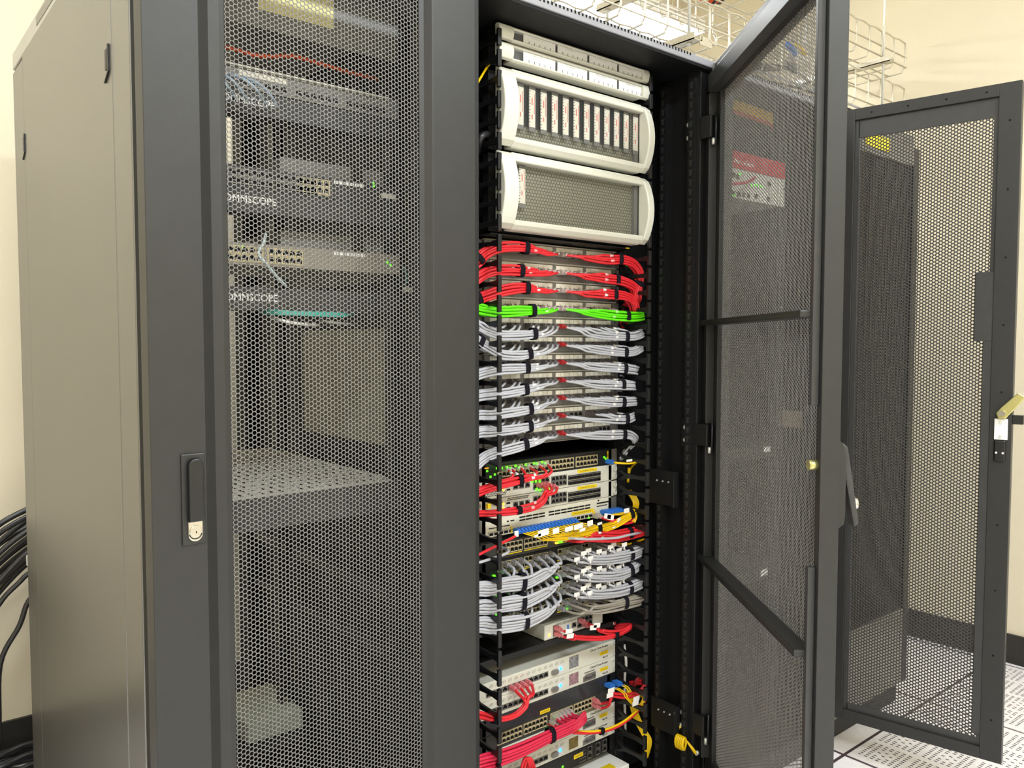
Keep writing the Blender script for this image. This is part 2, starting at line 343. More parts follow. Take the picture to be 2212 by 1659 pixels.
lk = MB().prism(rrect(-.9625, -.940, .9995, 1.0315, .0112, False, True), 1, DY-.0075, DY-.003).build('lock_plate', M_chr, D, bevel=.001)
MB().cyl((-.9515, DY-.007, 1.0165), (-.9515, DY-.0105, 1.0165), .0092, 24).build('lock_cylinder', M_chr, lk, bevel=.0008)
mb = MB(); mb.box(-.952, -.9505, DY-.0109, DY-.0104, 1.013, 1.0165); mb.tube([(-.9515+.0098*math.cos(R0(a)), DY-.0078, 1.0135+.0098*math.sin(R0(a))) for a in range(190, 351, 20)], .0008, 6); mb.build('keyhole', M_hole, lk)
# equipment behind the mesh
AY = -.03; ac = -.704
def slab(name, x0, x1, z0, z1, dep, m, label, cat, group=None, y=AY, bevel=.001):
    t = thing(name, ((x0+x1)/2, y+dep/2, z0), label, cat, group); box('chassis', m, t, x0, x1, y, y+dep, z0, z1, bevel=bevel); return t
t = slab('rack_blank', -.945, -.463, 1.893, 2.005, .004, M_grey, 'grey blanking panel at the top of the closed cabinet', 'panel')
box('paper_sheet', mat('cream_sheet_paper', (232, 222, 160), .7), t, -.762, -.609, AY-.0008, AY, 1.926, 2.003)
def text_panel(zc, label):
    t = slab('cable_manager', -.945, -.463, zc-.0215, zc+.0215, .05, M_dkgrey, label, 'panel', 'lettered panels in the closed cabinet')
    lettering('COMMSCOPE', .0185, -.8445, AY, zc-.004, M_white, t, bold=.0003)
    return t
text_panel(1.7535, 'dark panel lettered in white, topmost of three behind the mesh')
text_panel(1.574, 'dark panel lettered in white below the upper beige-ported switch behind the mesh')
text_panel(1.394, 'dark panel lettered in white, lowest of three behind the mesh')
t = slab('patch_bay', -.945, -.463, 1.7765, 1.8165, .03, M_grey, 'grey patch panel with pale blue cables behind the mesh', 'patch panel')
box('top_lip', M_creamsh, t, -.945, -.49, AY-.006, AY, 1.8135, 1.8165)
for g in range(4):
    for i in range(6): inst('port', PORT, t, (-.9+g*.108+i*.0155, AY-.0005, 1.7885))
    box('label_strip', M_paper if g == 1 else M_grey, t, -.907+g*.108, -.815+g*.108, AY-.001, AY, 1.799, 1.809)
for i in range(4):
    x = -.886+i*.022+(.012 if i > 1 else 0)
    P = smooth([(x, AY-.004, 1.789), (x+.008, AY-.03, 1.786), (x+.028, AY-.048, 1.774), (x+.05, AY-.04, 1.762), (x+.075, AY-.012, 1.752)])
    o = MB().tube(P, .0028, 8).build('patch_cable', M_ltb); tag(o, 'pale blue patch cable sloping from the patch panel behind the mesh', 'cable', 'pale blue cables behind the mesh')
    box('plug', M_clear, o, x-.005, x+.005, AY-.016, AY-.001, 1.784, 1.794)
P = smooth([at(470, 97, .02), at(500, 105, .02), at(560, 121, .015), at(620, 121, .015), at(645, 124, .02), at(700, 140, .02), at(757, 157, .03), at(790, 165, .03), at(818, 172, .05)])
tag(MB().tube(P, .0042, 8).build('fibre_cable', M_org), 'orange cable running behind the mesh near the top', 'cable')
def switch(zc, m, label, x1, groups, lab, led_x, tan, nm='network_switch'):
    t = slab(nm, -.945, x1, zc-.0205, zc+.0205, .25, m, label, 'switch', 'switches in the closed cabinet')
    for x0, n in groups:
        mb = MB(); mb.box(x0-.0085, x0+(n-1)*.0138+.0085, AY-.001, AY, zc-.0155, zc+.0145); mb.build('port_block', M_tan if x0 in tan else M_dkgrey, t)
        for i in range(n):
            for r in (-1, 1): inst('port', PORT_T if x0 in tan else PORT, t, (x0+i*.0138, AY-.0012, zc+r*.0072))
    for x in lab: box('label_strip', M_white, t, x, x+.0095, AY-.001, AY, zc+.0105, zc+.0165)
    for x in led_x: led(t, x, AY, zc+.012)
    box('ear', m, t, x1, -.463, AY, AY+.003, zc-.02, zc+.02)
    return t
t = switch(1.6165, M_dkgrey, 'dark switch with beige ports and pale labels behind the mesh', -.505, ((-.9, 6), (-.815, 6), (-.725, 6), (-.684, 5)), [-.612+i*.0115 for i in range(6)], (), (-.684,))
for q in ((806, 396), (807, 402)): led(t, at(*q, AY)[0], AY, at(*q, AY)[2], s=.0018)
q = at(835, 424, AY); tag(box('paper_tag', M_paper, None, q[0]-.014, q[0]+.02, AY-.003, AY-.001, q[2]-.005, q[2]+.005), 'small white tag hanging right of the dark switch behind the mesh', 'label')
t = switch(1.476, mat('beige_switch', (140, 132, 118), .5), 'beige lit switch crossed by a pale cable behind the mesh', -.5, ((-.91, 6), (-.822, 5), (-.743, 5)), [-.613+i*.012 for i in range(6)], (-.807, -.798), (-.91, -.822, -.743))
for q in ((836, 567), (843, 573)): led(t, at(*q, AY)[0]-.0, AY, at(*q, AY)[2], s=.0018)
for zc, lb in ((1.66, 'grey flat box above the dark switch behind the mesh'), (1.517, 'grey flat box above the beige switch behind the mesh')):
    t = slab('equipment_box', -.70, -.545, zc-.0215, zc+.016, .2, M_grey, lb, 'box', y=.02)
    box('box_ear', M_grey, t, -.515, -.463, .02, .024, zc-.02, zc+.016); box('mounting_tray', M_dkgrey, t, -.945, -.463, .02, .23, zc-.0235, zc-.0215)
def cable(pts, r, m, label, group=None, n=8, nm='cable'):
    return tag(MB().tube(smooth(pts), r, n).build(nm, m), label, 'cable', group)
cable([at(574, 505, -.045), at(569, 525, -.05), at(558, 548, -.06), at(575, 570, -.06), at(600, 600, -.05), at(618, 618, -.035)], .003, mat('pale_aqua_cable', (196, 212, 210), .4), 'pale cable crossing the beige switch behind the mesh')
for i in range(4): cable([at(560, 668+i*2.6, .0), at(600, 671+i*2.6, -.05), at(640, 674+i*2, -.055), at(690, 675+i*2.4, -.05), at(740, 677+i*2.2, -.03), at(765, 678, 0)], .0018, M_teal, 'thin aqua cable below the lowest lettered panel', 'aqua cables in the closed cabinet')
cable([at(585, 684, .02), at(603, 691, -.045), at(630, 697, -.05), at(663, 701, -.03), at(690, 702, .02)], .0032, M_lab, 'white cable under the aqua cables behind the mesh')
cable([at(690, 692, .02), at(705, 695, -.04), at(740, 699, -.04), at(768, 701, .02)], .0026, mat('dull_cable', (150, 150, 140), .5), 'grey cable end right of the white cable behind the mesh')
cable([at(858, 572, .0), at(872, 578, -.03), at(879, 600, -.03), at(876, 618, -.03), at(892, 628, -.02)], .0028, mat('dull_teal', (92, 140, 124), .5), 'dull green cable looping right of the beige switch')
q = at(880, 625, -.03); tag(MB().box(q[0]-.012, q[0]+.022, -.036, -.033, q[2]-.006, q[2]+.004).build('paper_tag', M_paper), 'white tag at the end of the dull green cable', 'label')
# vented shelf and a pale box low in the cabinet
t = thing('vented_shelf', (-.704, .3, .96), 'slotted black shelf inside the closed cabinet at handle height', 'shelf')
box('shelf_tray', mat('shelf_lit_top', (225, 220, 205), .4), t, -.945, -.463, AY, .66, 1.016, 1.02); box('front_lip', M_dkgrey, t, -.945, -.463, AY-.002, AY+.001, .958, 1.02)  # tray much paler than the lip: light on the shelf top, put into its colour
box('shelf_flange', M_dkgrey, t, -.465, -.463, AY, .66, .958, 1.016)
mb = MB()
for i in range(22):
    for j in range(14): mb.box(-.92+i*.0205, -.92+i*.0205+.005, .0+j*.045, .022+j*.045, 1.0195, 1.0206)
mb.build('vent_grille', M_hole, t)
t = thing('equipment_box', (-.49, .68, .3), 'pale box low inside the closed cabinet behind the mesh', 'box')
box('housing', mat('pale_box', (200, 206, 186), .5), t, -.575, -.42, .56, .78, .245, .3, bevel=.004)
t2 = thing('shelf', (-.704, .6, .23), 'lower black shelf holding the pale box', 'shelf'); box('shelf_tray', M_in, t2, -.985, -.405, .5, .86, .237, .245)
# wall cables at far left
for i in range(11):
    y = 1.22+.035*(i % 4); a = at(64, 1098+i*11.5+4*(i % 2), y); b = at(0, 1132+i*14+5*(i % 3), y); e = b-a
    cable([a+np.array((.13, 0, .03-.002*i)), a+np.array((.06, 0, .022)), a, b, b+e*1.0+np.array((0, 0, -.03)), b+e*2.2+np.array((.0, 0, -.14)), (b[0]-.24, y, .12), (b[0]-.25, y, .03)], .0085, M_blkc, 'black cable in the drooping bundle behind the left cabinet', 'drooping black cables', nm='black_cable')
for i, (z, e) in enumerate(((.53, .24), (.465, .1))):
    a, b = ((at(68, 1235, 1.19), at(0, 1303, 1.19)), (at(70, 1288, 1.18), at(0, 1437, 1.18)))[i]; m_ = .5*(a+b)+np.array((.008, 0, .012)); e = b-a
    cable([a+np.array((.1, 0, .05)), a, m_, b, b+np.array((-.03+.02*i, 0, e[2]*1.1)), (b[0]-.04, 1.19, .03)], .0075, M_blkc, ('upper of two single black cables curving below the drooping bundle', 'lower of two single black cables curving below the drooping bundle')[i], nm='black_cable')
for i in range(20):
    y = .93+.025*i; k = (i*7) % 3; cable([(-.8, y, .012+.012*k), (-.96, y+.012*(k-1), .012+.022*k), (-1.05, y-.015*(k-1), .014+.02*k), (-1.2, y+.02*(k-1), .012+.01*k), (-1.4, y+.03, .012)], .0105, M_blkc, 'black cable lying on the floor behind the left cabinet', 'black cables on the floor', nm='black_cable')
tag(box('cable_marker', M_lab, None, -.975, -.95, 1.2, 1.215, .66, .69), 'white marker clipped to the drooping black cables', 'label')
# ---------------------------------------------------------------- open cabinet in the middle (800 mm)
def open_cabinet(x0, x1, y1, label, nm='server_cabinet'):
    c = thing(nm, ((x0+x1)/2, .4, 0), label, 'cabinet', 'server cabinets in the row')
    box('base_plinth', M_blk, c, x0+.003, x1-.003, -.16, y1, 0, .07)
    box('roof_liner', M_in, c, x0+.004, x1-.004, -.186, y1-.03, 2.018, 2.0235)
    for s, x in ((1, x0), (-1, x1)):
        mb = MB(); a, b = sorted((x+s*.003, x+s*.035)); mb.box(a, b, -.175, -.13, .07, 2.022)
        mb.build('corner_post', M_blk, c, bevel=.002)
        a, b = sorted((x+s*.003, x+s*.012)); box('side_wall', M_in, c, a, b, -.13, y1-.03, .07, 2.02)
    box('back_wall', M_in, c, x0+.012, x1-.012, y1-.03, y1, .07, 2.02)
    mb = MB(); mb.prism([(-.19, 2.024), (y1, 2.024), (y1, 2.068), (-.13, 2.068), (-.19, 2.042)][::1], 0, x0+.002, x1-.002); r = mb.build('roof', mat('roof_grey', (150, 150, 156), .4, .0, scale=8), c, bevel=.002)
    mb = MB(); n = int((x1-x0-.16)/.0115)
    for i in range(n):
        x = x0+.08+i*.0115; mb.add([(x, -.1906, 2.036), (x+.005, -.1906, 2.036), (x+.005, -.1906, 2.0428), (x, -.1906, 2.0428), (x-.01, -.133, 2.0686), (x-.005, -.133, 2.0686)], [(0, 1, 2, 3), (3, 2, 5, 4)])
    mb.build('roof_vent_grille', M_hole, r)
    return c
Bc = open_cabinet(-.396, .396, 1.0, 'open black cabinet packed with red, green, grey and yellow cables')
for x in (-.262, .262):
    ladder_rail('mounting_rail', Bc, x, .006, .08, 1.99, M_blk, .04); ladder_rail('rear_mounting_rail', Bc, x, .7, .08, 1.99, M_blk)
# perforated uprights and brackets on the right inner wall
for y in (-.055, -.15):
    mb = MB(); mb.box(.352, .383, y-.012, y+.008, .08, 2.0); mb.build('upright', M_blk, Bc)
    mb = MB(); z = .1
    while z < 1.99: mb.box(.3512, .3522, y-.004, y+.002, z, z+.012); mb.box(.3512, .3522, y-.008, y+.005, z+.012, z+.0145); z += .025
    mb.build('upright_slots', mat('slot_glint', (70, 70, 68), .4, .5), Bc)
for y, z0, z1 in ((-.075, .87, .965), (-.088, .24, .325)):
    b_ = MB(); b_.box(.345, .35, y-.048, y+.048, z0, z1); b_.box(.33, .35, y-.05, y-.046, z0, z1); b_ = b_.build('side_bracket', M_blk, Bc, bevel=.001)
    for k in range(3): screw(b_, .345, y-.02+k*.02, z1-.03, .0025, d=(-1, 0, 0))
    screw(b_, .345, y-.04, z1-.02, .006, d=(-1, 0, 0)) if z0 < .5 else None
for zc in (1.868, 1.07, .29):
    h = MB(); h.box(.362, .368, -.172, -.122, zc-.035, zc+.035); h.box(.36, .384, -.208, -.172, zc-.028, zc+.03); h = h.build('hinge_bracket', M_blk2, Bc, bevel=.002)
    for dz in (.017, -.017): screw(h, .362, -.137, zc+dz, .0075, M_zinc, (-1, 0, 0))
    MB().cyl((.372, -.215, zc-.044), (.372, -.215, zc+.036), .0036, 10).build('hinge_pin', M_blk2, h); MB().cyl((.368, -.21, zc-.046), (.368, -.21, zc-.03), .004, 10).build('pin_tip', M_zinc, h)
# finger ducts left and right of the rails
def finger_duct(side, label):
    x = side*.25; t = thing('finger_duct', (side*.27, .0, .1), label, 'cable manager', 'vertical finger ducts')
    mb = MB(); mb.box(x-.006, x+.006, -.004, .03, .1, 1.99); mb.build('spine', M_blk2, t)
    w_ = x+side*.128; mb = MB(); mb.box(min(w_, w_+side*.006), max(w_, w_+side*.006), -.01, .03, .1, 1.99); mb.build('outer_spine', M_blk2, t)
    mb = MB(); a, b = sorted((x, w_)); mb.box(a, b, .028, .033, .1, 1.99); mb.build('back_plate', M_in, t)
    mb = MB(); X0, X1 = x-.0038, x+.0038
    mb.prism([(-.104, -.0192), (-.0965, -.0192), (-.0965, -.008), (-.07, -.0045), (-.03, -.007), (-.004, -.017), (-.004, -.008), (-.022, .0), (-.004, .008), (-.004, .017), (-.03, .007), (-.07, .0045), (-.0965, .008), (-.0965, .0192), (-.104, .0192)][::1], 0, X0, X1)
    mb.box(X0-.0012, X1+.0012, -.1055, -.1, -.0185, .0185)
    me = mb.build('finger', M_blk2, t, bevel=.0012, origin=(0, 0, 0)); mesh = me.data; md = me.modifiers[0]
    me.location = Vector((0, 0, 1.5324))-wloc(t)
    for k in range(-11, 31):
        if k == 0 or not .14 < 1.5324-k*.04445 < 2.0: continue
        o = inst('finger', mesh, t, (0, 0, 1.5324-k*.04445)); q = o.modifiers.new('edge', 'BEVEL'); q.width = .0012; q.segments = 2; q.limit_method = 'ANGLE'
    return t
finger_duct(-1, 'black finger duct left of the patch panels'); finger_duct(1, 'black finger duct right of the patch panels')
def ears(t, z0, z1, m=M_cream, y0=.0, y1=.003):
    for s in (-1, 1): a, b = sorted((s*.2413, s*.21)); box('ear', m, t, a, b, y0, y1, z0, z1)
# curved cream fronts
M_smoke = mat('window_smoke', (110, 110, 108), .06, 0, .5, alpha=.1, var=0)
def hexmat():
    m = bpy.data.materials.new('honeycomb_sheet'); m.use_nodes = True; nt = m.node_tree; b = nt.nodes['Principled BSDF']
    tc = nt.nodes.new('ShaderNodeTexCoord'); sx = nt.nodes.new('ShaderNodeSeparateXYZ'); nt.links.new(tc.outputs['Object'], sx.inputs[0])
    def M(op, *a):
        n = nt.nodes.new('ShaderNodeMath'); n.operation = op
        for i, v in enumerate(a):
            if isinstance(v, (int, float)): n.inputs[i].default_value = v
            else: nt.links.new(v, n.inputs[i])
        return n.outputs[0]
    P = .0086; u = M('DIVIDE', sx.outputs[0], P); v = M('DIVIDE', sx.outputs[2], P); S3 = math.sqrt(3)
    def cell(ou, ov):
        a = M('SUBTRACT', M('FLOORED_MODULO', M('ADD', u, ou), 1.0), .5); b2 = M('SUBTRACT', M('FLOORED_MODULO', M('ADD', v, ov), S3), S3/2)
        au = M('ABSOLUTE', a); av = M('ABSOLUTE', b2)
        return M('MAXIMUM', au, M('ADD', M('MULTIPLY', au, .5), M('MULTIPLY', av, S3/2)))
    d = M('MINIMUM', cell(0, 0), cell(.5, S3/2)); ln = M('GREATER_THAN', d, .40)
    mx = nt.nodes.new('ShaderNodeMix'); mx.data_type = 'RGBA'; nt.links.new(ln, mx.inputs[0])
    mx.inputs[6].default_value = s2l((140, 138, 116))+(1,); mx.inputs[7].default_value = s2l((70, 66, 54))+(1,)
    nt.links.new(mx.outputs[2], b.inputs['Base Color']); b.inputs['Roughness'].default_value = .5; return m
M_hex = hexmat()
def curved_front(z0, z1, bulge, label, bars):
    # side profile bulges towards the aisle; side posts and top and bottom rails around a window
    t = thing('enclosure', (0, .0, z0), label, 'enclosure', 'cream enclosures at the top of the open cabinet')
    H = z1-z0; N = 14; tz = [i/N for i in range(N+1)]
    def yf(q): return -.094-bulge*math.sin(math.pi*min(1, max(0, q)))**.8
    mb = MB()
    for s in (-1, 1):
        a, b = (-.247, -.205) if s < 0 else (.2255, .249); poly = [(-.083, z1-.004), (-.083, z0+.004)]+[(yf(q)+(.008 if q in (0, 1) else 0), z0+H*q) for q in tz]
        mb.prism(poly, 0, a, b)
    th = .007 if H < .06 else .022
    for za, zb in ((z0, z0+th), (z1-th, z1)):
        qa, qb = (za-z0)/H, (zb-z0)/H; mb.prism([(-.06, zb), (-.06, za), (yf(qa)+.006, za), (yf((qa+qb)/2)+.002, (za+zb)/2), (yf(qb)+.004, zb)], 0, -.206, .2265)
    mb.build('front_frame', M_cream, t, bevel=.004 if H > .06 else .002, seg=3)
    box('body', M_blk, t, -.22, .22, -.03, .28, z0+.002, z1-.002); box('front_skirt', M_in, t, -.24, .24, -.05, -.03, z0-.001, z1+.001)
    ears(t, z0+.002, z1-.002, M_blk2)
    if H > .06: box('mounting_plate', M_creamsh, t, -.229, -.213, -.034, -.0305, z0+.03, z0+.075); box('mounting_plate', M_creamsh, t, -.229, -.213, -.034, -.0305, z0+.095, z0+.14)
    yw = -.085 if H > .06 else -.0925
    if H > .06:
        box('honeycomb_liner', M_hex, t, -.2045, .225, yw+.012, yw+.014, z0+th, z1-th)
        if len(bars) > 4: box('dark_liner', M_blk2, t, -.2044, .2, yw+.0095, yw+.0118, z0+th+.036, z1-th)
        box('window_surround', M_grey, t, .2115, .225, yw+.003, yw+.012, z0+th, z1-th)
    else: box('liner', M_dkgrey, t, -.2045, .225, yw+.012, yw+.014, z0+th, z1-th)
    for x, wd, za, zb, vert in bars:
        c = t
        lab = box('label_strip', M_paper if H > .06 else M_white, c, x-wd/2, x+wd/2, yw+.0022, yw+.0034, za, zb)
        mb = MB(); mr = MB()
        if vert:
            n = 12
            for i in range(n): zz = za+(zb-za)*(i+.5)/n; mb.box(x-wd/2, x-wd/2+(.0035 if i % 2 else .0022), yw+.0014, yw+.0023, zz-.0006, zz+.0006)
            mr.box(x+wd*.3, x+wd*.36, yw+.0014, yw+.0023, za+.03, za+.075); mr.box(x-wd*.1, x+wd*.05, yw+.0014, yw+.0023, za+.018, za+.028); mr.box(x-wd*.1, x+wd*.05, yw+.0014, yw+.0023, za+.05, za+.066)
            mr.build('label_print', M_inkr, lab); box('strip_sleeve', M_grey, c, x-wd/2, x+wd/2, yw+.0022, yw+.0034, za-.010, za)
            box('strip_sleeve', M_grey, c, x-wd/2, x+wd/2, yw+.0022, yw+.0034, zb, zb+.008)
        else:
            for i in range(5): xx = x-wd/2+wd*(i+1)/6; mb.box(xx-.0005, xx+.0005, yw+.0014, yw+.0023, za, za+(zb-za)*.3)
            mr.box(x-wd*.25, x+wd*.1, yw+.0016, yw+.0023, zb-.004, zb-.0035); mr.build('label_print', mat('faint_ink', (200, 186, 178), .6), lab)
        mb.build('tick_marks', M_ink, lab)
    MB().box(-.2045, .225, yw, yw+.0016, z0+th, z1-th).build('window', M_smoke if H > .06 else M_smoke1, t)
    return t
SX0, SX1 = zp(1, 605, 1040, -.085)[0], zp(1, 1800, 1370, -.085)[0]
hb = lambda z0, z1: [(-.122+k*.1045, .097, z0+.0078, z1-.0078, False) for k in range(4)]
curved_front(1.979, 2.013, .006, 'topmost cream curved enclosure, slim with four label cards', hb(1.979, 2.013))
curved_front(1.937, 1.9745, .006, 'second slim cream enclosure, just above the tall striped one', hb(1.937, 1.9745))
curved_front(1.749, 1.922, .026, 'tall cream enclosure with twelve upright label strips in its window', [(SX0+k*(SX1-SX0)/11, .0185, 1.806, 1.89, True) for k in range(12)])
curved_front(1.566, 1.739, .026, 'tall cream enclosure with honeycomb window and one label strip at left', [(zp(2, 622, 470, -.085)[0], .0185, 1.63, 1.708, True)])
t = thing('cable_trough', (0, 0, 1.545), 'black trough with oval holes under the cream enclosures', 'panel')
box('trough_panel', M_blk, t, -.2413, .2413, -.004, .0, 1.5585, 1.565); box('trough_floor', M_blk, t, -.2413, .2413, -.06, .0, 1.5575, 1.5605, bevel=.001)
for x in (-.11, .03, .15): MB().prism([(x+.014*math.cos(a), -.025+.007*math.sin(a)) for a in np.linspace(0, 2*math.pi, 17)[:-1]], 2, 1.5565, 1.5574).build('oval_hole', M_hole, t)
box('yellow_tag', M_ylab, t, .205, .219, -.0605, -.0595, 1.5575, 1.5605)
# eleven patch panels
PX = [-.207+g*.105+.008+i*.0157 for g in range(4) for i in range(6)]
ZR = [1.53-i*.04445 for i in range(11)]
GROUPX = [-.207, -.1025, .0025, .1075]
ORD = ('first', 'second', 'third', 'fourth', 'fifth', 'sixth', 'seventh')
def patch_panel(i):
    zc = ZR[i]; nm = 'topmost red' if i == 0 else 'second red' if i == 1 else 'lowest red' if i == 2 else 'green' if i == 3 else ORD[i-4]+' grey' if i < 10 else 'lowest grey'
    t = thing('patch_bay', (0, .0, zc-.02), f'silver patch panel feeding the {nm} cable row', 'patch panel', 'silver patch panels')
    box('face_plate', M_alud, t, -.222, .2165, -.012, .0, zc-.0185, zc+.021, bevel=.0012)
    MB().prism([(-.012, zc+.021), (-.004, zc+.021), (-.004, zc+.0245), (-.013, zc+.0245), (-.0165, zc+.0225)], 0, -.222, .2165).build('top_lip', M_creamsh, t)
    box('bottom_lip', M_alu, t, -.222, .2165, -.0145, -.004, zc-.0205, zc-.0185)
    mb = MB(); P = [(-.0165, zc+.0235), (-.0195, zc+.019), (-.0195, zc-.015), (-.0145, zc-.0195), (-.01, zc-.0195), (-.01, zc+.0235)]; mb.prism(P[::-1], 0, .2165, .2185); mb.build('end_cap', M_alu, t)
    for s in (-1, 1): a, b = sorted((s*.2413, s*.2185)); box('ear', M_alu, t, a, b, -.003, 0, zc-.0195, zc+.022)
    for g in GROUPX:
        lb = box('label_strip', M_paper, t, g, g+.0925, -.0135, -.012, zc+.0085, zc+.0185)
        mb = MB()
        for k in range(1, 6): x = g+k*.0925/6; mb.box(x-.0005, x+.0005, -.0139, -.0134, zc+.0085, zc+(.0115 if i < 4 else .0185))
        mb.build('tick_marks', M_ink if i < 4 else mat('soft_ink', (176, 170, 160), .6), lb)
    for x in PX: inst('port', PORT, t, (x, -.0122, zc))
for i in range(11): patch_panel(i)
# active equipment below
def device(name, z0, z1, dep, m, label, cat, group=None, y=0., x=(-.2413, .2413), bevel=.0012, ear=None):
    t = thing(name, (0, y+dep/2, z0), label, cat, group); box('chassis', m, t, x[0] if ear is None else -.222, x[1] if ear is None else .222, y, y+dep, z0, z1, bevel=bevel)
    if ear is not None: ears(t, z0+.001, z1-.001, ear, y, y+.003)
    return t
def ports2(t, x0, n, zc, dx=.0129, dz=.0128, me=PORT_T, y=0., block=M_tan):
    box('port_block', block, t, x0-.0075, x0+(n-1)*dx+.0075, y-.0012, y, zc-dz/2-.0072, zc+dz/2+.0072)
    for i in range(n):
        for s in (-1, 1): inst('port', me, t, (x0+i*dx, y-.0013, zc+s*dz/2))
def ylabel(t, x0, x1, z0, z1, y):
    l = box('yellow_label', M_ylab, t, x0, x1, y-.0008, y, z0, z1); mb = MB(); n = 9
    for i in range(n): a = x0+(x1-x0)*(.12+.76*i/n); mb.box(a, a+(x1-x0)*.055, y-.0011, y-.0007, z0+(z1-z0)*.35, z0+(z1-z0)*.65)
    mb.build('label_print', mat('label_olive_ink', (168, 140, 22), .6), l)
def rings(t, zs, y=0., m=M_zinc):
    for s in (-1, 1):
        for z in zs:
            mb = MB(); c = np.array((s*.2325, y-.003, z)); mb.tube([c+np.array((.0058*math.cos(a), 0, .0072*math.sin(a))) for a in np.linspace(0, 2*math.pi, 17)], .0014, 6); mb.build('thumb_screw', m, t)
t = device('network_switch', .985, 1.027, .3, M_blk, 'black switch with green-lit ports and red cables at its left half', 'switch', 'switches in the open cabinet', ear=M_alud)
for x0 in (-.167, -.081, .006, .093): ports2(t, x0, 6, 1.0035)
mb = MB()
for i in range(60): mb.box(-.17+i*.006, -.168+i*.006, -.0006, 0, 1.0215, 1.0245)
mb.build('top_vents', M_dkgrey, t)
for q in ((250, 325), (285, 385), (330, 360), (1465, 180), (1480, 195)): c = zp(5, *q); led(t, c[0], 0, c[2])
for q in ((352, 300), (400, 300), (455, 290), (488, 300), (545, 275), (580, 292), (650, 262), (738, 248), (768, 254), (822, 236), (852, 248)): c = zp(5, *q, -.014); led(t, c[0], -.014, c[2]+.001, s=.0026)
c = zp(5, 245, 295); box('amber_display', mat('amber_print', (210, 130, 30), .5, emit=1), t, c[0]-.006, c[0]+.006, -.001, 0, c[2]-.0015, c[2]+.0015)
ylabel(t, .203, .208, 1.0, 1.022, 0)
for z0, z1, lb, k in ((.9412, .984, 'upper of two cream firewalls under the black green-lit switch', 0), (.8975, .940, 'lower of two cream firewalls under the black green-lit switch', 1)):
    t = device('firewall', z0, z1, .35, M_cream, lb, 'network device', 'cream firewalls', ear=M_cream)
    zc = (z0+z1)/2
    ports2(t, -.054, 4, zc-.001, .0128, .0135, PORT, block=M_cream); ports2(t, .0065, 4, zc-.001, .0128, .0135, PORT, block=M_cream)
    for i in range(3): inst('port', PORT, t, (-.118+i*.019, -.0006, zc))
    box('usb_port', M_hole, t, -.146, -.135, -.0015, 0, zc+.004, zc+.008); box('usb_port', M_hole, t, -.146, -.135, -.0015, 0, zc-.007, zc-.003)
    mb = MB()
    for i in range(16):
        for j in range(2): mb.box(-.143+i*.0042+j*.002, -.1408+i*.0042+j*.002, -.0007, 0, z1-.0095+j*.004, z1-.0068+j*.004)
    for i in range(14):
        for j in range(3): mb.box(-.208+i*.0044+(j % 2)*.002, -.2057+i*.0044+(j % 2)*.002, -.0007, 0, z0+.006+j*.0042, z0+.0087+j*.0042)
    mb.build('vent_holes', M_hole, t)
    for i in range(8):
        for s in (-1, 1): inst('sfp_cage', SFP, t, (.066+i*.0147, -.001, zc-.004+s*.0068))
    ylabel(t, .093, .164, z1-.0105, z1-.002, 0); rings(t, (z0+.011, z1-.011))
    lettering('FORTINET', .0085, -.196, 0, zc+.006, mat('print_dull_red', (150, 96, 92), .5), t, shear=.1)
    for dx, dz in ((-.156, .006), (-.156, -.004)): led(t, dx, 0, zc+dz, M_leda)
    if k == 0:
        for q in ((715, 430), (750, 430), (790, 425), (760, 510), (795, 520), (885, 505)): c = zp(5, *q); led(t, c[0], -.002, c[2], s=.0028)
t = device('server_chassis', .8485, .8965, .4, M_creamsh, 'cream slotted chassis with blue fibre plugs along its lower edge', 'network device', ear=M_alud)
mb = MB()
for x0, n in ((-.105, 4), (-.008, 4), (.078, 3)):
    for i in range(n):
        for j in range(2): mb.box(x0+i*.0215, x0+.019+i*.0215, -.0008, 0, .8755+j*.0075, .879+j*.0075)
for i in range(3): mb.box(-.2+i*.022, -.18+i*.022, -.0008, 0, .869, .8715)
mb.box(-.145, -.139, -.0008, 0, .879, .882); mb.box(-.134, -.122, -.0008, 0, .879, .882)
mb.build('vent_grille', M_hole, t)
for i in range(24): inst('sfp_cage', SFPL, t, (-.195+i*.0152, -.0008, .857))
ylabel(t, .072, .154, .8645, .8735, 0)
mb = MB(); mb.box(.165, .215, -.0008, 0, .883, .8865); mb.box(.165, .205, -.0008, 0, .876, .878); mb.build('handle_slot', M_hole, t)
for x in (.17, .215): screw(t, x, 0, .8925, .002, M_hole)
for x0, x1 in ((-.135, -.13), (.148, .155)): box('yellow_clip', M_ylab, t, x0, x1, -.004, 0, .852, .866)
c = zp(5, 1300, 822); led(t, c[0], -.002, .8515)
SW5 = []
ORDS = ('top', 'second', 'third', 'fourth', 'lowest')
for k in range(5):
    zl = .8-k*.0448; t = device('network_switch', zl-.009, zl+.0345, .3, M_blk if k else M_dkgrey, f'{ORDS[k]} of five dark switches behind the big grey cable loops', 'switch', 'dark switches behind grey loops', ear=M_blk2)
    for x0 in (-.168, -.084, .0295, .113): ports2(t, x0, 6, zl+.0165, .0128, .0132, PORT_T, block=M_dkgrey)
    mb = MB()
    for x0 in (-.175, -.09, .022, .105): mb.box(x0, x0+.077, -.001, 0, zl-.0014, zl+.0008)
    mb.build('yellow_line', M_ylab, t); SW5.append(t)
def sw5(z): return SW5[min(4, max(0, int((.8345-z)/.0448)))]
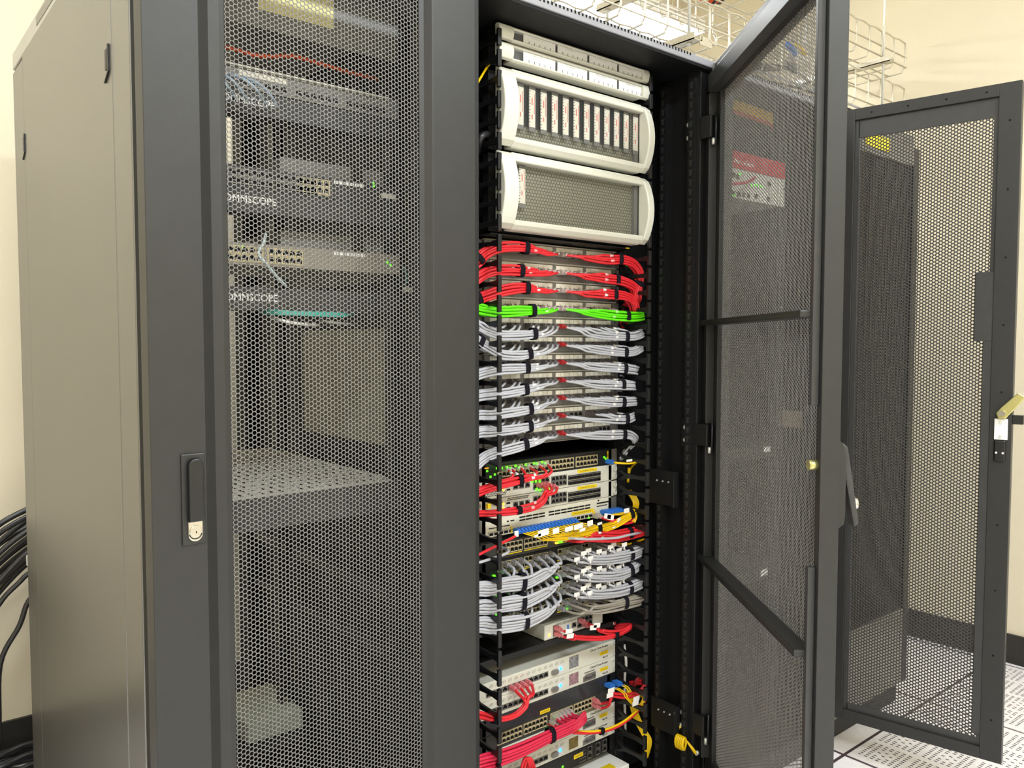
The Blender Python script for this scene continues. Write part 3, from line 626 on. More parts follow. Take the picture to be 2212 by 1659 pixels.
for q, m in (((975, 1072), M_leda), ((1000, 1065), M_ledg), ((1025, 1060), M_ledg), ((325, 1415), M_ledg), ((355, 1435), M_ledg), ((355, 1630), M_ledg), ((980, 1430), M_ledg)):
    c = zp(5, *q, -.003); o = MB().box(c[0]-.003, c[0]+.003, -.004, -.0, c[2]-.002, c[2]+.002).build('indicator_light', m, sw5(c[2]))
for q in ((1045, 800), (1060, 798), (1075, 795), (715, 725), (355, 858)): c = zp(6, *q, -.003); MB().box(c[0]-.003, c[0]+.003, -.004, 0, c[2]-.002, c[2]+.002).build('indicator_light', M_ledg, sw5(c[2]))
# small grey box on a black shelf
t = thing('shelf', (0, .15, .548), 'black shelf carrying the small grey network box', 'shelf', ); box('shelf_tray', M_blk, t, -.2413, .2413, 0, .4, .549, .5525); box('front_lip', M_blk, t, -.2413, .2413, -.002, .0, .538, .5525)
for s in (-1, 1): screw(t, s*.2335, -.002, .546, .006, M_chr)
t = device('network_box', .5535, .593, .2, M_cream, 'small grey network box with four red cables on the black shelf', 'network device', y=.004, x=(-.017, .195), bevel=.002)
for x in (.0065,): 
    for s in (-1, 1): inst('port', PORT, t, (x+.012, .003, .5735+s*.0075))
ports2(t, .105, 4, .5745, .0135, .0135, PORT, y=.004, block=M_cream); inst('port', PORT, t, (.086, .003, .573))
box('blue_usb', M_lc, t, .062, .066, .002, .004, .565, .578)
mb = MB()
for i in range(34):
    for j in range(3): mb.box(.02+i*.005+j*.0012, .022+i*.005+j*.0012, .0033, .004, .5835+j*.0024, .5855+j*.0024)
mb.build('vent_holes', M_grey, t)
for q in ((908, 1060), (908, 1078), (1222, 985)): c = zp(6, *q); led(t, c[0], .004, c[2], M_leda, .0013)
# cream routers
def router(z0, z1, lb, lcdm, badge, full=True):
    t = device('router', z0, z1, .25, M_cream, lb, 'router', 'cream routers', bevel=.0015)
    mb = MB(); zc = (z0+z1)/2
    for i in range(13):
        for j in range(3):
            x = -.2+i*.0195+j*.0042; h = .0052-abs(j-1)*.001; mb.add([(x, -.0006, z1-.0145), (x+.0012, -.0006, z1-.0145), (x+.0042, -.0006, z1-.0145+h*1.6), (x+.003, -.0006, z1-.0145+h*1.6)], [(0, 1, 2, 3)])
    mb.build('slanted_slits', mat('slit_grey', (130, 126, 112), .6), t)
    for i in range(12): inst('port', PORT, t, (-.202+i*.0168, -.0008, z0+.0165))
    db = MB().prism(rrect(.002, .024, z0+.009, z0+.0215, .005), 1, -.006, 0).build('serial_port', M_alu, t)
    led(t, .0345, -.001, z0+.0185, M_ledb, .003)
    dp = box('display', lcdm, t, .066, .0985, -.0012, 0, z0+.009, z1-.006)
    lettering('Cloud Core Router', .0085, .2115, 0, z1-.0105, M_ink, t, align='RIGHT', shear=.15)
    ylabel(t, .18, .2115, z0+.0155, z0+.0245, 0); box('small_print', mat('soft_ink', (176, 170, 160), .6), t, .186, .2115, -.0005, 0, z0+.026, z0+.0272)
    lettering('MikroTik', .0055, .2115, 0, z0+.006, M_ink, t, align='RIGHT')
    if badge:
        b_ = MB().prism([(.117, z0+.004), (.164, z0+.004), (.164, z0+.0225), (.128, z0+.0225), (.117, z0+.0165)], 1, -.0012, 0).build('badge', M_alu, t)
        lettering('MikroTik', .0112, .122, -.0012, z0+.0085, M_ink, t); box('badge_strip', M_alud, t, .122, .16, -.001, 0, z0+.026, z0+.0285)
    for s in (-1, 1):
        for z in (z0+.008, z1-.008): screw(t, s*.2335, 0, z, .0055, M_zinc if s > 0 else M_alud)
    return t
def lcd(name, a, b): return mat(name, a, .25, 0, .5, var=.6, scale=140)
router(.452, .4975, 'upper cream router of the pair under the shelf, grey picture on its display', lcd('lcd_grey', (120, 120, 122), 0), False)
router(.4075, .4515, 'second cream router under the shelf, pinkish display and silver badge', lcd('lcd_pink', (142, 108, 116), 0), True)
t = device('rack_blank', .366, .4065, .3, mat('blue_black_panel', (52, 54, 58), .3, .2, coat=.2), 'dark blank panel with yellow sticker under the upper routers', 'panel', ear=M_blk2)
c0 = zp(7, 800, 1080); c1 = zp(7, 903, 1020); ylabel(t, c0[0], c1[0], .369, .378, 0)
t = device('network_switch', .324, .3655, .3, M_dkgrey, 'dark switch with crimson cables bunched near its middle', 'switch', 'switches in the open cabinet', ear=M_blk2)
for x0 in (-.168, -.084, .006, .09): ports2(t, x0, 6, .3475, .0128, .0132, PORT_T, block=M_tan)
box('yellow_line', M_ylab, t, .08, .172, -.001, 0, .3345, .3365); box('lower_band', mat('brown_band', (112, 104, 82), .5), t, .0, .22, -.0008, 0, .3245, .3335)
for q in ((945, 1115), (962, 1108), (925, 1160), (928, 1185), (870, 1245)): c = zp(7, *q); led(t, c[0], -.002, min(.364, c[2]), s=.0026)
router(.279, .3235, 'third cream router, below the dark switch with crimson cables', lcd('lcd_grey', 0, 0), True)
router(.235, .2785, 'lowest cream router, yellow and black picture on its display', lcd('lcd_yellow', (110, 92, 30), 0), True)
t = device('network_device', .19, .2342, .3, M_blk, 'black device with three module ports at the bottom right', 'network device', ear=M_blk2)
for x in (.142, .173, .2): inst('port', port_mesh(.014, .013, M_alud), t, (x, -.0012, .222)); inst('port', port_mesh(.014, .013, M_alud), t, (x, -.0012, .204))
c0 = zp(7, 1152, 1535); c1 = zp(7, 1247, 1490); ylabel(t, c0[0], c1[0], .212, .223, 0)
mb = MB()
for i in range(9):
    for j in range(4): mb.box(.105+i*.0028, .107+i*.0028, -.0006, 0, .196+j*.009, .1975+j*.009)
mb.build('fine_print', M_grey, t); c = zp(7, 1035, 1645); led(t, c[0], 0, max(.194, c[2]))
t = device('network_box', .12, .17, .25, M_white, 'white box with yellow stickers at the bottom of the open cabinet', 'network device', y=-.055, x=(.0, .2413), bevel=.003)
box('yellow_label', M_ylab, t, .1, .2, -.045, -.02, .1695, .1706); box('yellow_label', M_ylab, t, .13, .17, -.056, -.0545, .148, .165); ports2(t, .19, 3, .15, .0125, .013, PORT, y=-.055, block=M_alud)
t = thing('shelf', (0, .1, .11), 'black bottom shelf holding the white box', 'shelf'); box('shelf_tray', M_blk, t, -.2413, .2413, -.06, .3, .112, .1195)
# ---------------------------------------------------------------- cables
def rj_mesh(name, m, L=.021, W=.0105, H=.0085):
    mb = MB(); mb.box(-W/2, W/2, -L, .001, -H/2, H/2); mb.box(-.0025, .0025, -L*.9, -.002, H/2, H/2+.003); mb.cyl((0, -L, 0), (0, -L-.009, 0), .0042, 8, .0032)
    me = bpy.data.meshes.new(name); me.from_pydata(mb.v, [], mb.f); me.materials.append(m); return me
RJ_C = rj_mesh('connector', M_clear); RJ_P = rj_mesh('connector', M_pink); RJ_G = rj_mesh('connector', mat('grey_boot', (150, 148, 148), .4)); RJ_D = rj_mesh('connector', mat('dark_boot', (104, 98, 98), .4)); RJ_R = rj_mesh('connector', mat('red_boot', (176, 44, 48), .4))
_mb = MB(); _mb.box(-.0037, .0037, -.026, .001, -.0045, .0045); _mb.box(-.003, .003, -.022, -.004, .0045, .0068); _mb.cyl((0, -.026, 0), (0, -.036, 0), .0026, 8, .0016)
LCM = bpy.data.meshes.new('connector'); LCM.from_pydata(_mb.v, [], _mb.f); LCM.materials.append(M_lc)
_mb = MB(); _mb.box(-.0095, .0095, -.0012, 0, -.0052, .0052); _mb.box(-.0022, .0022, -.0009, -.0002, -.013, -.0052); FLAG = bpy.data.meshes.new('label_flag'); FLAG.from_pydata(_mb.v, [], _mb.f); FLAG.materials.append(M_lab)
def strap(P, k, hw, hh, label, width=.013):
    # hook-and-loop band round the bundle at sample k of the path
    t = P[min(k+1, len(P)-1)]-P[k-1]; t /= np.linalg.norm(t); up = np.array((0, 0, 1.)); up -= t*(up@t); up /= np.linalg.norm(up); sd = np.cross(t, up)
    mb = MB(); n = 20; v = []
    for e, off in ((1, -width/2), (1.0, width/2), (0, width/2), (0, -width/2)):
        for i in range(n):
            a = 2*math.pi*i/n; ca, sa = math.cos(a), math.sin(a); c = np.sign(ca)*abs(ca)**.75*(hw+.0014*e), np.sign(sa)*abs(sa)**.75*(hh+.0014*e)
            v.append(P[k]+t*off+sd*c[0]+up*c[1])
    f = [(q*n+i, q*n+(i+1) % n, ((q+1) % 4)*n+(i+1) % n, ((q+1) % 4)*n+i) for q in range(4) for i in range(n)]
    mb.add(v, f, True); o = mb.build('cable_strap', M_vel); return tag(o, label, 'cable strap', 'hook-and-loop cable straps')
def bundle(nm, m, label, group, ports, path, nr, r, ties=(), conn=None, lead=.045, tail=(), marks=(), mm=None, flags=False, out=.03, straps=None, jit=.35, seg=8, drop=0., fan=.5):
    P = resample(smooth(list(path)+list(tail), 8), 90); nP = len(P)-len(tail)*0
    n = len(ports); nc = math.ceil(n/nr); dirx = np.sign(path[-1][0]-path[0][0]) or 1
    t = np.gradient(P, axis=0); t /= np.linalg.norm(t, axis=1)[:, None]; up = np.zeros_like(t); u_ = np.array((0, 0, 1.))
    for q in range(len(t)): u_ = u_-t[q]*(u_@t[q]); u_ /= np.linalg.norm(u_); up[q] = u_
    sd = np.cross(t, up)*(1 if np.cross(t[0], up[0])[1] < 0 else -1)
    order = sorted(range(n), key=lambda k: (ports[k][0]*dirx, ports[k][2]))
    objs = []
    for i, k in enumerate(order):
        pt = np.array(ports[k], float); row, colm = i % nr, i//nr
        a = (colm-(nc-1)/2)*2.02*r; b = (row-(nr-1)/2)*2.02*r+(.5*r if colm % 2 else -.5*r)*.5
        ph = random.random()*6.28; s_ = np.linspace(0, 1, len(P)); wob = jit*r*np.sin(s_*7+ph); wob2 = jit*r*np.cos(s_*6+ph*2)
        # narrow towards the fan-out end so that strands gather
        g = np.clip(s_/.35, 0, 1)*(1-fan)+fan
        Q = P+sd*(-a*g+wob)[:, None]+up*(b*g+wob2)[:, None]
        j = next((q for q in range(len(P)) if (P[q][0]-pt[0])*dirx >= lead), len(P)//2)
        j = max(j, 3)
        s0 = pt+np.array((0, -.022, 0)); s1 = pt+np.array((dirx*.004, -out, -.002-drop*.3)); mid = .5*s1+.5*Q[j]; mid[1] = min(s1[1], Q[j][1])*.9+.1*mid[1]; mid[2] = .55*s1[2]+.45*Q[j][2]-drop*.5
        pts = [s0, s1, mid]+[Q[q] for q in range(j, len(P), 5)]+[Q[-1]]
        S = smooth(pts, 4)
        o = MB().tube(S, r, seg).build(nm, m); tag(o, label, 'cable', group); objs.append(o)
        if conn: inst('connector', RJ_R if conn is RJ_D and i == 0 and dirx > 0 else conn, o, pt)
        if i % 3 == 1 or i % nr == nr-1:
            for q in marks:
                q = q+random.randint(-3, 3); kk = min(range(len(S)), key=lambda z: np.linalg.norm(S[z]-Q[q]))
                if 2 < kk < len(S)-4: MB().tube(S[kk-1:kk+2], r*1.13, seg).build('label_sleeve', mm or M_lab, o)
        if flags:
            p = S[5+(i % 3)]; inst('label_flag', FLAG, o, p+np.array((0, -r-.004, .006+.004*(i % 2))))
    for q, lb in zip(ties, straps or ()):
        strap(P, q, nc*r*1.05+.001, nr*r*1.06+.001, lb)
    return objs
def zpath(k, pts, Y): return [zp(k, x, y, Y if len(e) == 0 else e[0]) for x, y, *e in pts]
RIGHT = list(range(12, 24)); LEFT = list(range(12))
def tailL(p, dz=-.06): return [p+np.array((-.03, .02, dz*.4)), p+np.array((-.05, .05, dz))]
def tailR(p, dz=-.05): return [p+np.array((.010, .012, dz*.15)), p+np.array((.013, .032, dz*.4)), p+np.array((.010, .065, dz))]
def row(i, color, colname, m, Lp, Rp, Lsel, Rsel, Lt, Rt, conn, mm, nr=4, r=.0031, zoom=3, Y=-.058, rdz=-.05, out=.03):
    nmr = {0: 'topmost red', 1: 'second red', 2: 'lowest red', 3: 'green'}.get(i) or (ORD[i-4]+' grey' if i < 10 else 'lowest grey')
    for side, pts, sel, tl in (('left', Lp, Lsel, Lt), ('right', Rp, Rsel, Rt)):
        path = zpath(zoom, pts, Y); prt = [(PX[k], -.0125, ZR[i]) for k in sel]
        tail = tailL(path[-1], -.05) if side == 'left' else tailR(path[-1], rdz)
        sl = [f'black strap round the {nmr} row, {w} half, {q}' for w, q in ((side, 'nearest the middle'), (side, 'at the finger duct'))][:len(tl)]
        bundle('patch_cable', m, f'{colname} patch cable in the {side} half of the {nmr} row', f'{nmr} row, {side} bundle', prt, path, nr, r, tl, conn, marks=(max(6, tl[0]-9),), mm=mm, tail=tail, straps=sl, out=out)
S8L = [0, 1, 3, 4, 6, 7, 9, 10, 11]; S8R = [12, 13, 14, 16, 17, 19, 20, 22, 23]
row(0, 0, 'red', M_red, [(910, 235), (830, 205), (710, 180), (560, 160), (400, 165), (300, 190), (200, 250), (130, 325)], [(990, 235), (1200, 250), (1400, 280), (1530, 290), (1650, 290), (1755, 325), (1815, 390), (1838, 460), (1825, 560), (1800, 660)], S8L, S8R, (22, 62), (42, 66), RJ_C, M_labr, Y=-.056)
row(1, 0, 'red', M_red, [(905, 430), (800, 425), (660, 415), (520, 400), (380, 402), (290, 412), (200, 450), (120, 505)], [(990, 430), (1200, 445), (1400, 470), (1500, 490), (1620, 505), (1720, 545), (1790, 600), (1805, 690)], S8L, S8R, (26, 66), (46, 76), RJ_C, M_labr, Y=-.056)
row(2, 0, 'red', M_red, [(900, 622), (800, 602), (700, 588), (560, 585), (400, 612), (300, 645), (200, 680), (120, 715)], [(985, 622), (1200, 630), (1400, 642), (1510, 655), (1620, 662), (1720, 690), (1770, 740), (1790, 800)], S8L, S8R, (21, 62), (46, 74), RJ_C, M_lab, Y=-.056)
row(3, 0, 'green', M_grn, [(960, 810), (850, 820), (750, 820), (560, 825), (400, 832), (300, 825), (200, 812), (120, 800)], [(990, 805), (1200, 820), (1400, 850), (1560, 872), (1700, 882), (1800, 882), (1850, 872, -.045)], S8L, S8R, (20, 68), (56, 80), RJ_C, M_labg, Y=-.056, rdz=-.01)
for i, zoom, Lp, Rp, tl, tr, rs in (
    (4, 3, [(970, 1000), (930, 1035), (850, 1058), (760, 1062), (600, 1070), (400, 1072), (300, 1050), (200, 1010), (120, 970)], [(1040, 992), (1200, 1030), (1400, 1070), (1550, 1085), (1700, 1092), (1800, 1082), (1845, 1055)], (20, 66), (56,), S8R),
    (5, 3, [(945, 1195), (870, 1240), (740, 1258), (600, 1282), (400, 1275), (320, 1235), (220, 1180), (120, 1125)], [(1000, 1178), (1200, 1195), (1400, 1225), (1550, 1245), (1700, 1255), (1790, 1240), (1845, 1205)], (22, 62), (56,), S8R),
    (6, 3, [(910, 1378), (800, 1402), (710, 1410), (560, 1420), (400, 1430), (260, 1455), (120, 1500)], [(1040, 1362), (1250, 1390), (1450, 1412), (1560, 1418), (1700, 1425), (1790, 1438)], (22, 72), (58,), S8R),
    (7, 4, [(890, 215), (800, 258), (690, 285), (500, 318), (400, 332), (260, 345), (120, 368)], [(1030, 192), (1250, 218), (1420, 238), (1530, 242), (1700, 250), (1765, 255)], (22, 72), (58,), S8R),
    (8, 4, [(910, 400), (830, 450), (720, 490), (560, 520), (400, 545), (270, 562), (130, 565)], [(1020, 382), (1250, 402), (1450, 420), (1550, 428), (1700, 425), (1775, 420)], (20, 72), (58,), S8R),
    (9, 4, [(900, 582), (830, 638), (730, 668), (560, 700), (400, 718), (250, 732), (150, 740)], [(1040, 562), (1250, 582), (1450, 592), (1580, 600), (1700, 600), (1770, 572)], (20, 74), (62,), [12, 13, 18, 19, 21, 23]),
    (10, 4, [(890, 762), (800, 818), (690, 850), (560, 888), (400, 930), (280, 970), (200, 1015), (120, 1085)], [(1030, 748), (1250, 762), (1450, 768), (1530, 770), (1640, 765), (1740, 770), (1790, 815)], (22, 66), (54, 78), [12, 13, 14, 15, 16, 17, 18, 19])):
    row(i, 0, 'grey', M_gry, Lp, Rp, S8L, rs, tl, tr, RJ_D, M_lab, r=.0029, zoom=zoom, Y=-.06, rdz=-.01 if i != 10 else -.06)
# red vertical tail in the right duct and a green one beside it
for k in range(4): cable([zp(3, 1800+k*6, 640, -.03), zp(3, 1815+k*5, 700, -.025), zp(3, 1800+k*6, 780, -.02), zp(3, 1795+k*6, 840, .0)], .0031, M_red, 'red cable end hanging in the right finger duct above the green bundle', 'red ends in the right duct')
for k in range(4): cable([zp(3, 1660+k*8, 345, -.0), zp(3, 1760+k*6, 370, -.02), zp(3, 1800+k*7, 430, -.02), zp(3, 1805+k*7, 520, -.015), zp(3, 1800+k*7, 600, .0)], .0031, M_grn, 'green cable behind the red loops in the right finger duct', 'green cables in the right duct')
# red cables of the black switch and of the firewalls
def b5(nm, m, label, group, ports, path, nr, r, ties, straps, conn, k=5, Y=-.06, tail='L', **kw):
    path = zpath(k, path, Y); tl = tailL(path[-1]) if tail == 'L' else tailR(path[-1], -.02) if tail == 'R' else []
    return bundle(nm, m, label, group, ports, path, nr, r, ties, conn, tail=tl, straps=straps, **kw)
def zports(k, pts): return [tuple(zp(k, x, y, 0)) for x, y in pts]
b5('patch_cable', M_red, 'red patch cable from the green-lit ports of the black switch', 'red cables of the black switch', zports(5, [(415, 305), (455, 300), (545, 285), (640, 275), (735, 260), (820, 250)]), [(900, 340), (820, 372), (680, 395), (560, 425), (400, 465), (260, 505), (120, 560)], 3, .0033, (26, 70), ('black strap on the red cables of the black switch, nearest the middle', 'black strap on the red cables of the black switch, at the left duct'), RJ_C, marks=(14,), mm=M_lab, lead=.02)
b5('patch_cable', M_red, 'red patch cable looping down from the firewall ports', 'red cables of the firewalls', zports(5, [(770, 468), (800, 462), (835, 455), (905, 480)]), [(862, 540, -.045), (850, 600), (800, 655), (740, 690), (560, 735), (400, 755), (260, 765), (120, 775)], 2, .0036, (30, 80), ('black strap on the red firewall cables, nearest the middle', 'black strap on the red firewall cables, at the left duct'), RJ_P, marks=(18,), mm=M_labr, lead=.0, fan=.8)
q = zp(5, 265, 690, -.07); tag(MB().box(q[0]-.0045, q[0]+.0045, q[1]-.004, q[1]+.004, q[2]-.005, q[2]+.006).build('yellow_clip', M_ylab), 'small yellow clip on the strap of the red firewall cables', 'clip')
cable([zp(5, 565, 985, -.03), zp(5, 530, 1010, -.05), zp(5, 450, 1050, -.06), zp(5, 350, 1100, -.07), zp(5, 130, 1210, -.08), zp(5, 60, 1240, -.03)], .0034, M_red, 'single red cable slanting left below the blue fibre plugs')
q = zp(5, 550, 980, -.045); tag(MB().box(q[0]-.006, q[0]+.006, -.048, -.046, q[2]-.006, q[2]+.008).build('paper_tag', M_lab), 'white tag on the single red cable below the blue plugs', 'label')
cable([zp(5, 400, 1120, -.005), zp(5, 460, 1135, -.03), zp(5, 472, 1165, -.05), zp(5, 420, 1195, -.06), zp(5, 300, 1235, -.07), zp(5, 130, 1285, -.08), zp(5, 60, 1290, -.03)], .0034, M_gry, 'single pale grey cable slanting left above the big grey loops')
# yellow fibres with blue plugs
pl = [(525+i*34.5, 940-i*6.4) for i in range(18)]
fo = b5('fibre_cable', M_yel, 'yellow fibre from the long row of blue plugs', 'yellow fibres of the long blue plug row', [tuple(zp(5, x, y, 0)) for x, y in pl], [(620, 985, -.05), (750, 1000), (900, 1010), (1100, 995), (1250, 968), (1400, 930), (1560, 885), (1680, 820), (1760, 765), (1790, 745)], 6, .0017, (48, 72), ('black strap round the yellow fibres, at their middle', 'black strap round the yellow fibres, near the right duct'), LCM, tail='R', lead=.04, out=.04, marks=(60,), fan=.7, seg=6)
for i, (x, y, w_, h_, rot) in enumerate(((835, 965, .034, .015, 0), (965, 945, .02, .013, 0), (775, 995, .02, .006, 0), (1100, 925, .026, .011, 0), (1200, 900, .03, .012, 0), (1320, 865, .019, .013, 0), (1240, 935, .02, .007, 0), (1420, 870, .016, .006, 0))):
    q = zp(5, x, y, -.085); mb = MB(); T_ = math.sin(.16); pts = [(-w_/2, -h_/2), (w_/2, -h_/2), (w_/2, h_/2), (-w_/2, h_/2)]
    mb.prism([(q[0]+a-b*T_*.3, q[2]+b+a*T_*.6) for a, b in pts], 1, -.0858, -.085); o = mb.build('label_flag', M_lab, fo[min(2*i, 17)])
pl = [(1432+i*22, 748-i*3.6) for i in range(8)]
fo = b5('fibre_cable', M_yel, 'yellow fibre from the short row of blue plugs at right', 'yellow fibres of the short blue plug row', [tuple(zp(5, x, y, 0)) for x, y in pl], [(1640, 765, -.05), (1700, 758), (1760, 762), (1790, 790), (1770, 850)], 4, .0017, (), (), LCM, tail='R', lead=.01, out=.04, seg=6)
q = zp(5, 1700, 735, -.07); MB().box(q[0]-.01, q[0]+.01, -.0705, -.07, q[2]-.006, q[2]+.006).build('label_flag', M_lab, fo[1]); q = zp(5, 1530, 800, -.08); 
ro = b5('patch_cable', M_red, 'red patch cable with a white flag beside the short blue plug row', 'flagged red cables under the short blue plug row', zports(5, [(1350, 790), (1372, 783)]), [(1400, 800, -.05), (1500, 830), (1620, 855), (1720, 850), (1790, 825)], 2, .0033, (), (), RJ_C, tail='R', lead=.01)
for o, dx in zip(ro, (0, 30)): q2 = zp(5, 1500+dx, 795+dx*.4, -.085); MB().prism([(q2[0]-.013, q2[2]-.003), (q2[0]+.011, q2[2]-.009), (q2[0]+.014, q2[2]+.004), (q2[0]-.01, q2[2]+.009)], 1, -.0858, -.085).build('label_flag', M_lab, o)
b5('patch_cable', M_red, 'red patch cable in the thick bundle right below the yellow fibres', 'red bundle below the yellow fibres', [(-.012+i*.0128, 0, .82+.0066*(-1 if i % 2 else 1)) for i in range(3, 13)], [(1080, 1035), (1200, 1020), (1330, 1005), (1480, 1000), (1580, 1000), (1720, 975), (1850, 945)], 4, .0034, (58,), ('black strap round the red bundle below the yellow fibres',), RJ_C, tail='R', lead=.03, marks=(28,), mm=M_lab)
cable([zp(5, 1085, 1020, -.06), zp(5, 1200, 1028, -.085), zp(5, 1330, 1032, -.088), zp(5, 1580, 1020, -.09), zp(5, 1720, 990, -.085), zp(5, 1865, 960, -.06), zp(5, 1880, 960, -.02)], .0034, M_gry, 'single grey cable among the red bundle below the yellow fibres')
for k in range(3): cable([zp(5, 1600, 1075+k*4, -.04), zp(5, 1700, 1080+k*4, -.05), zp(5, 1780, 1062+k*4, -.05), zp(5, 1830, 1045+k*4, -.045), zp(5, 1880, 1030+k*3, -.02)], .0018, M_yel, 'yellow fibre peeping out under the red bundle at right', 'yellow fibres under the red bundle')
c0 = zp(5, 1490, 225, 0); o = cable([c0+np.array((0, -.03, 0)), zp(5, 1580, 238, -.05), zp(5, 1660, 245, -.06), zp(5, 1740, 245, -.065), zp(5, 1795, 235, -.06), zp(5, 1805, 232, -.02), zp(5, 1740, 300, .02), zp(5, 1720, 400, .02)], .0028, M_yel, 'single yellow fibre with blue plug at the right end of the black switch', nm='fibre_cable')
inst('connector', LCM, o, c0); q = zp(5, 1728, 215, -.07); MB().box(q[0]-.011, q[0]+.011, -.0705, -.07, q[2]-.003, q[2]+.003).build('label_flag', M_lab, o)
# big grey loops of the five dark switches
def loopL(k, pts, lb, tl):
    zc = .8-.0448*k+.0165; prt = [(-.168+i*.0128+(.02 if i > 5 else 0), 0, zc-.0066+(.0132 if (i % 2) else 0)) for i in range(12)]
    b5('patch_cable', M_gry, f'grey patch cable in the {lb} of three big loops at left', f'{lb} big grey loop at left', prt, pts, 5, .0036, tl, (f'black strap on the {lb} big left loop, nearest the middle', f'black strap on the {lb} big left loop, at the duct'), RJ_G, k=6, Y=-.068, lead=.03, out=.045, fan=.75, drop=.006)
loopL(1, [(962, 250, -.055), (930, 330), (860, 395), (760, 450), (640, 505), (400, 540), (280, 580), (130, 585)], 'upper', (32, 74))
loopL(2, [(962, 450, -.055), (930, 530), (860, 595), (760, 650), (620, 710), (400, 745), (280, 770), (130, 775)], 'middle', (32, 74))
loopL(3, [(968, 660, -.055), (930, 745), (860, 815), (770, 862), (620, 920), (400, 955), (300, 965), (130, 958)], 'lower', (30, 74))
def loopR(k, pts, lb, tl, m=M_gry, flags=True):
    zc = .8-.0448*k+.0165; prt = [(.0295+i*.0128+(.02 if i > 5 else 0), 0, zc-.0066+(.0132 if (i % 2) else 0)) for i in range(12)]
    b5('patch_cable', m, f'grey patch cable in the {lb} of four big loops at right', f'{lb} big grey loop at right', prt, pts, 4, .0035, tl, (f'black strap on the {lb} big right loop',), RJ_G, k=6, Y=-.066, tail='R', lead=.02, out=.045, flags=flags, fan=.75)
loopR(1, [(1005, 205, -.05), (1100, 245), (1250, 268), (1420, 275), (1590, 258), (1720, 230), (1830, 190)], 'topmost', (62,))
loopR(2, [(990, 385, -.05), (1100, 420), (1250, 440), (1420, 448), (1580, 440), (1700, 410), (1800, 350)], 'second', (64,))
loopR(3, [(1035, 575, -.05), (1130, 605), (1250, 625), (1400, 632), (1570, 618), (1700, 585), (1830, 525)], 'third', (60,))
loopR(4, [(1075, 760, -.05), (1160, 780), (1280, 790), (1400, 785), (1530, 762), (1680, 728), (1830, 695)], 'lowest', (54,), mat('warm_grey_cable', (150, 143, 132), .4), False)
# red cables of the small box
ho = b5('patch_cable', M_red, 'red flagged cable from the left ports of the small grey box', 'left red cables of the small grey box', [(.0185, .003, .581), (.0185, .003, .566)], [(1000, 1060, -.04), (1100, 1080), (1250, 1098), (1440, 1098), (1600, 1062), (1700, 1015), (1745, 980)], 2, .0036, (54,), ('black strap on the red cables of the small grey box',), RJ_P, k=6, tail='R', lead=.008)
ho += b5('patch_cable', M_red, 'red flagged cable from the right ports of the small grey box', 'right red cables of the small grey box', [(.105, .003, .581), (.1185, .003, .568)], [(1290, 970, -.04), (1380, 1005), (1500, 1035), (1620, 1030), (1700, 1000), (1742, 972)], 2, .0036, (), (), RJ_P, k=6, tail='R', lead=.008)
for o, (x, y) in zip(ho, ((1100, 1030), (1112, 1075), (1390, 965), (1352, 990))): q = zp(6, x, y, -.08); MB().prism([(q[0]-.012, q[2]-.004), (q[0]+.011, q[2]-.008), (q[0]+.013, q[2]+.004), (q[0]-.01, q[2]+.008)], 1, -.0808, -.08).build('label_flag', M_lab, o)
# bottom routers
b5('patch_cable', M_red, 'red patch cable from the left ports of the upper routers', 'red cables of the upper routers', [(-.1346+i*.0168, 0, .4685) for i in range(4)], [(650, 900, -.05), (665, 960), (640, 1030), (560, 1105), (450, 1145), (330, 1150), (130, 1110)], 2, .0037, (40, 74), ('black strap on the red router cables, nearest the middle', 'black strap on the red router cables, at the left duct'), RJ_P, k=7, lead=.0, fan=.8)
b5('patch_cable', M_mag, 'crimson patch cable in the thick bundle from the dark switch', 'crimson bundle of the dark switch', [(.0, 0, .341)]+[(.006+i*.0128, 0, .3475+.0064*s) for i in range(5) for s in (-1, 1)], [(1245, 1060, -.045), (1235, 1120), (1170, 1190), (1070, 1245), (900, 1320), (620, 1455), (400, 1540), (120, 1615)], 4, .0040, (28, 60), ('black strap on the crimson bundle, nearest the middle', 'black strap on the crimson bundle, over the lowest router'), RJ_C, k=7, lead=.0, Y=-.072, flags=False, fan=.9)
cable([zp(7, 890, 1210, -.01), zp(7, 960, 1245, -.05), zp(7, 1150, 1293, -.07), zp(7, 1440, 1285, -.075), zp(7, 1650, 1205, -.075), zp(7, 1830, 1055, -.065), zp(7, 1895, 960, -.05), zp(7, 1910, 900, -.0)], .0036, M_red, 'red cable arcing right beside a yellow one below the dark switch')
cable([zp(7, 1120, 1262, -.02), zp(7, 1200, 1280, -.066), zp(7, 1440, 1268, -.075), zp(7, 1650, 1186, -.075), zp(7, 1830, 1040, -.065), zp(7, 1890, 950, -.05), zp(7, 1905, 900, -.0)], .003, M_yel, 'yellow fibre lying on the arcing red cable below the dark switch', nm='fibre_cable')
P_ = resample(smooth([zp(7, 1380, 1290, -.075), zp(7, 1440, 1277, -.075), zp(7, 1500, 1255, -.075)]), 9); strap(P_, 4, .005, .0075, 'black strap joining the arcing red cable and the yellow fibre')
fo = b5('fibre_cable', M_yel, 'yellow fibre with blue plug at the right end of the dark switch', 'yellow fibres of the dark switch', zports(7, [(1478, 790), (1500, 785), (1555, 765), (1578, 760)]), [(1640, 850, -.06), (1700, 925), (1760, 990), (1800, 1030), (1850, 1000), (1885, 930)], 2, .0019, (), (), LCM, k=7, tail='R', lead=.01, out=.045, fan=.9)
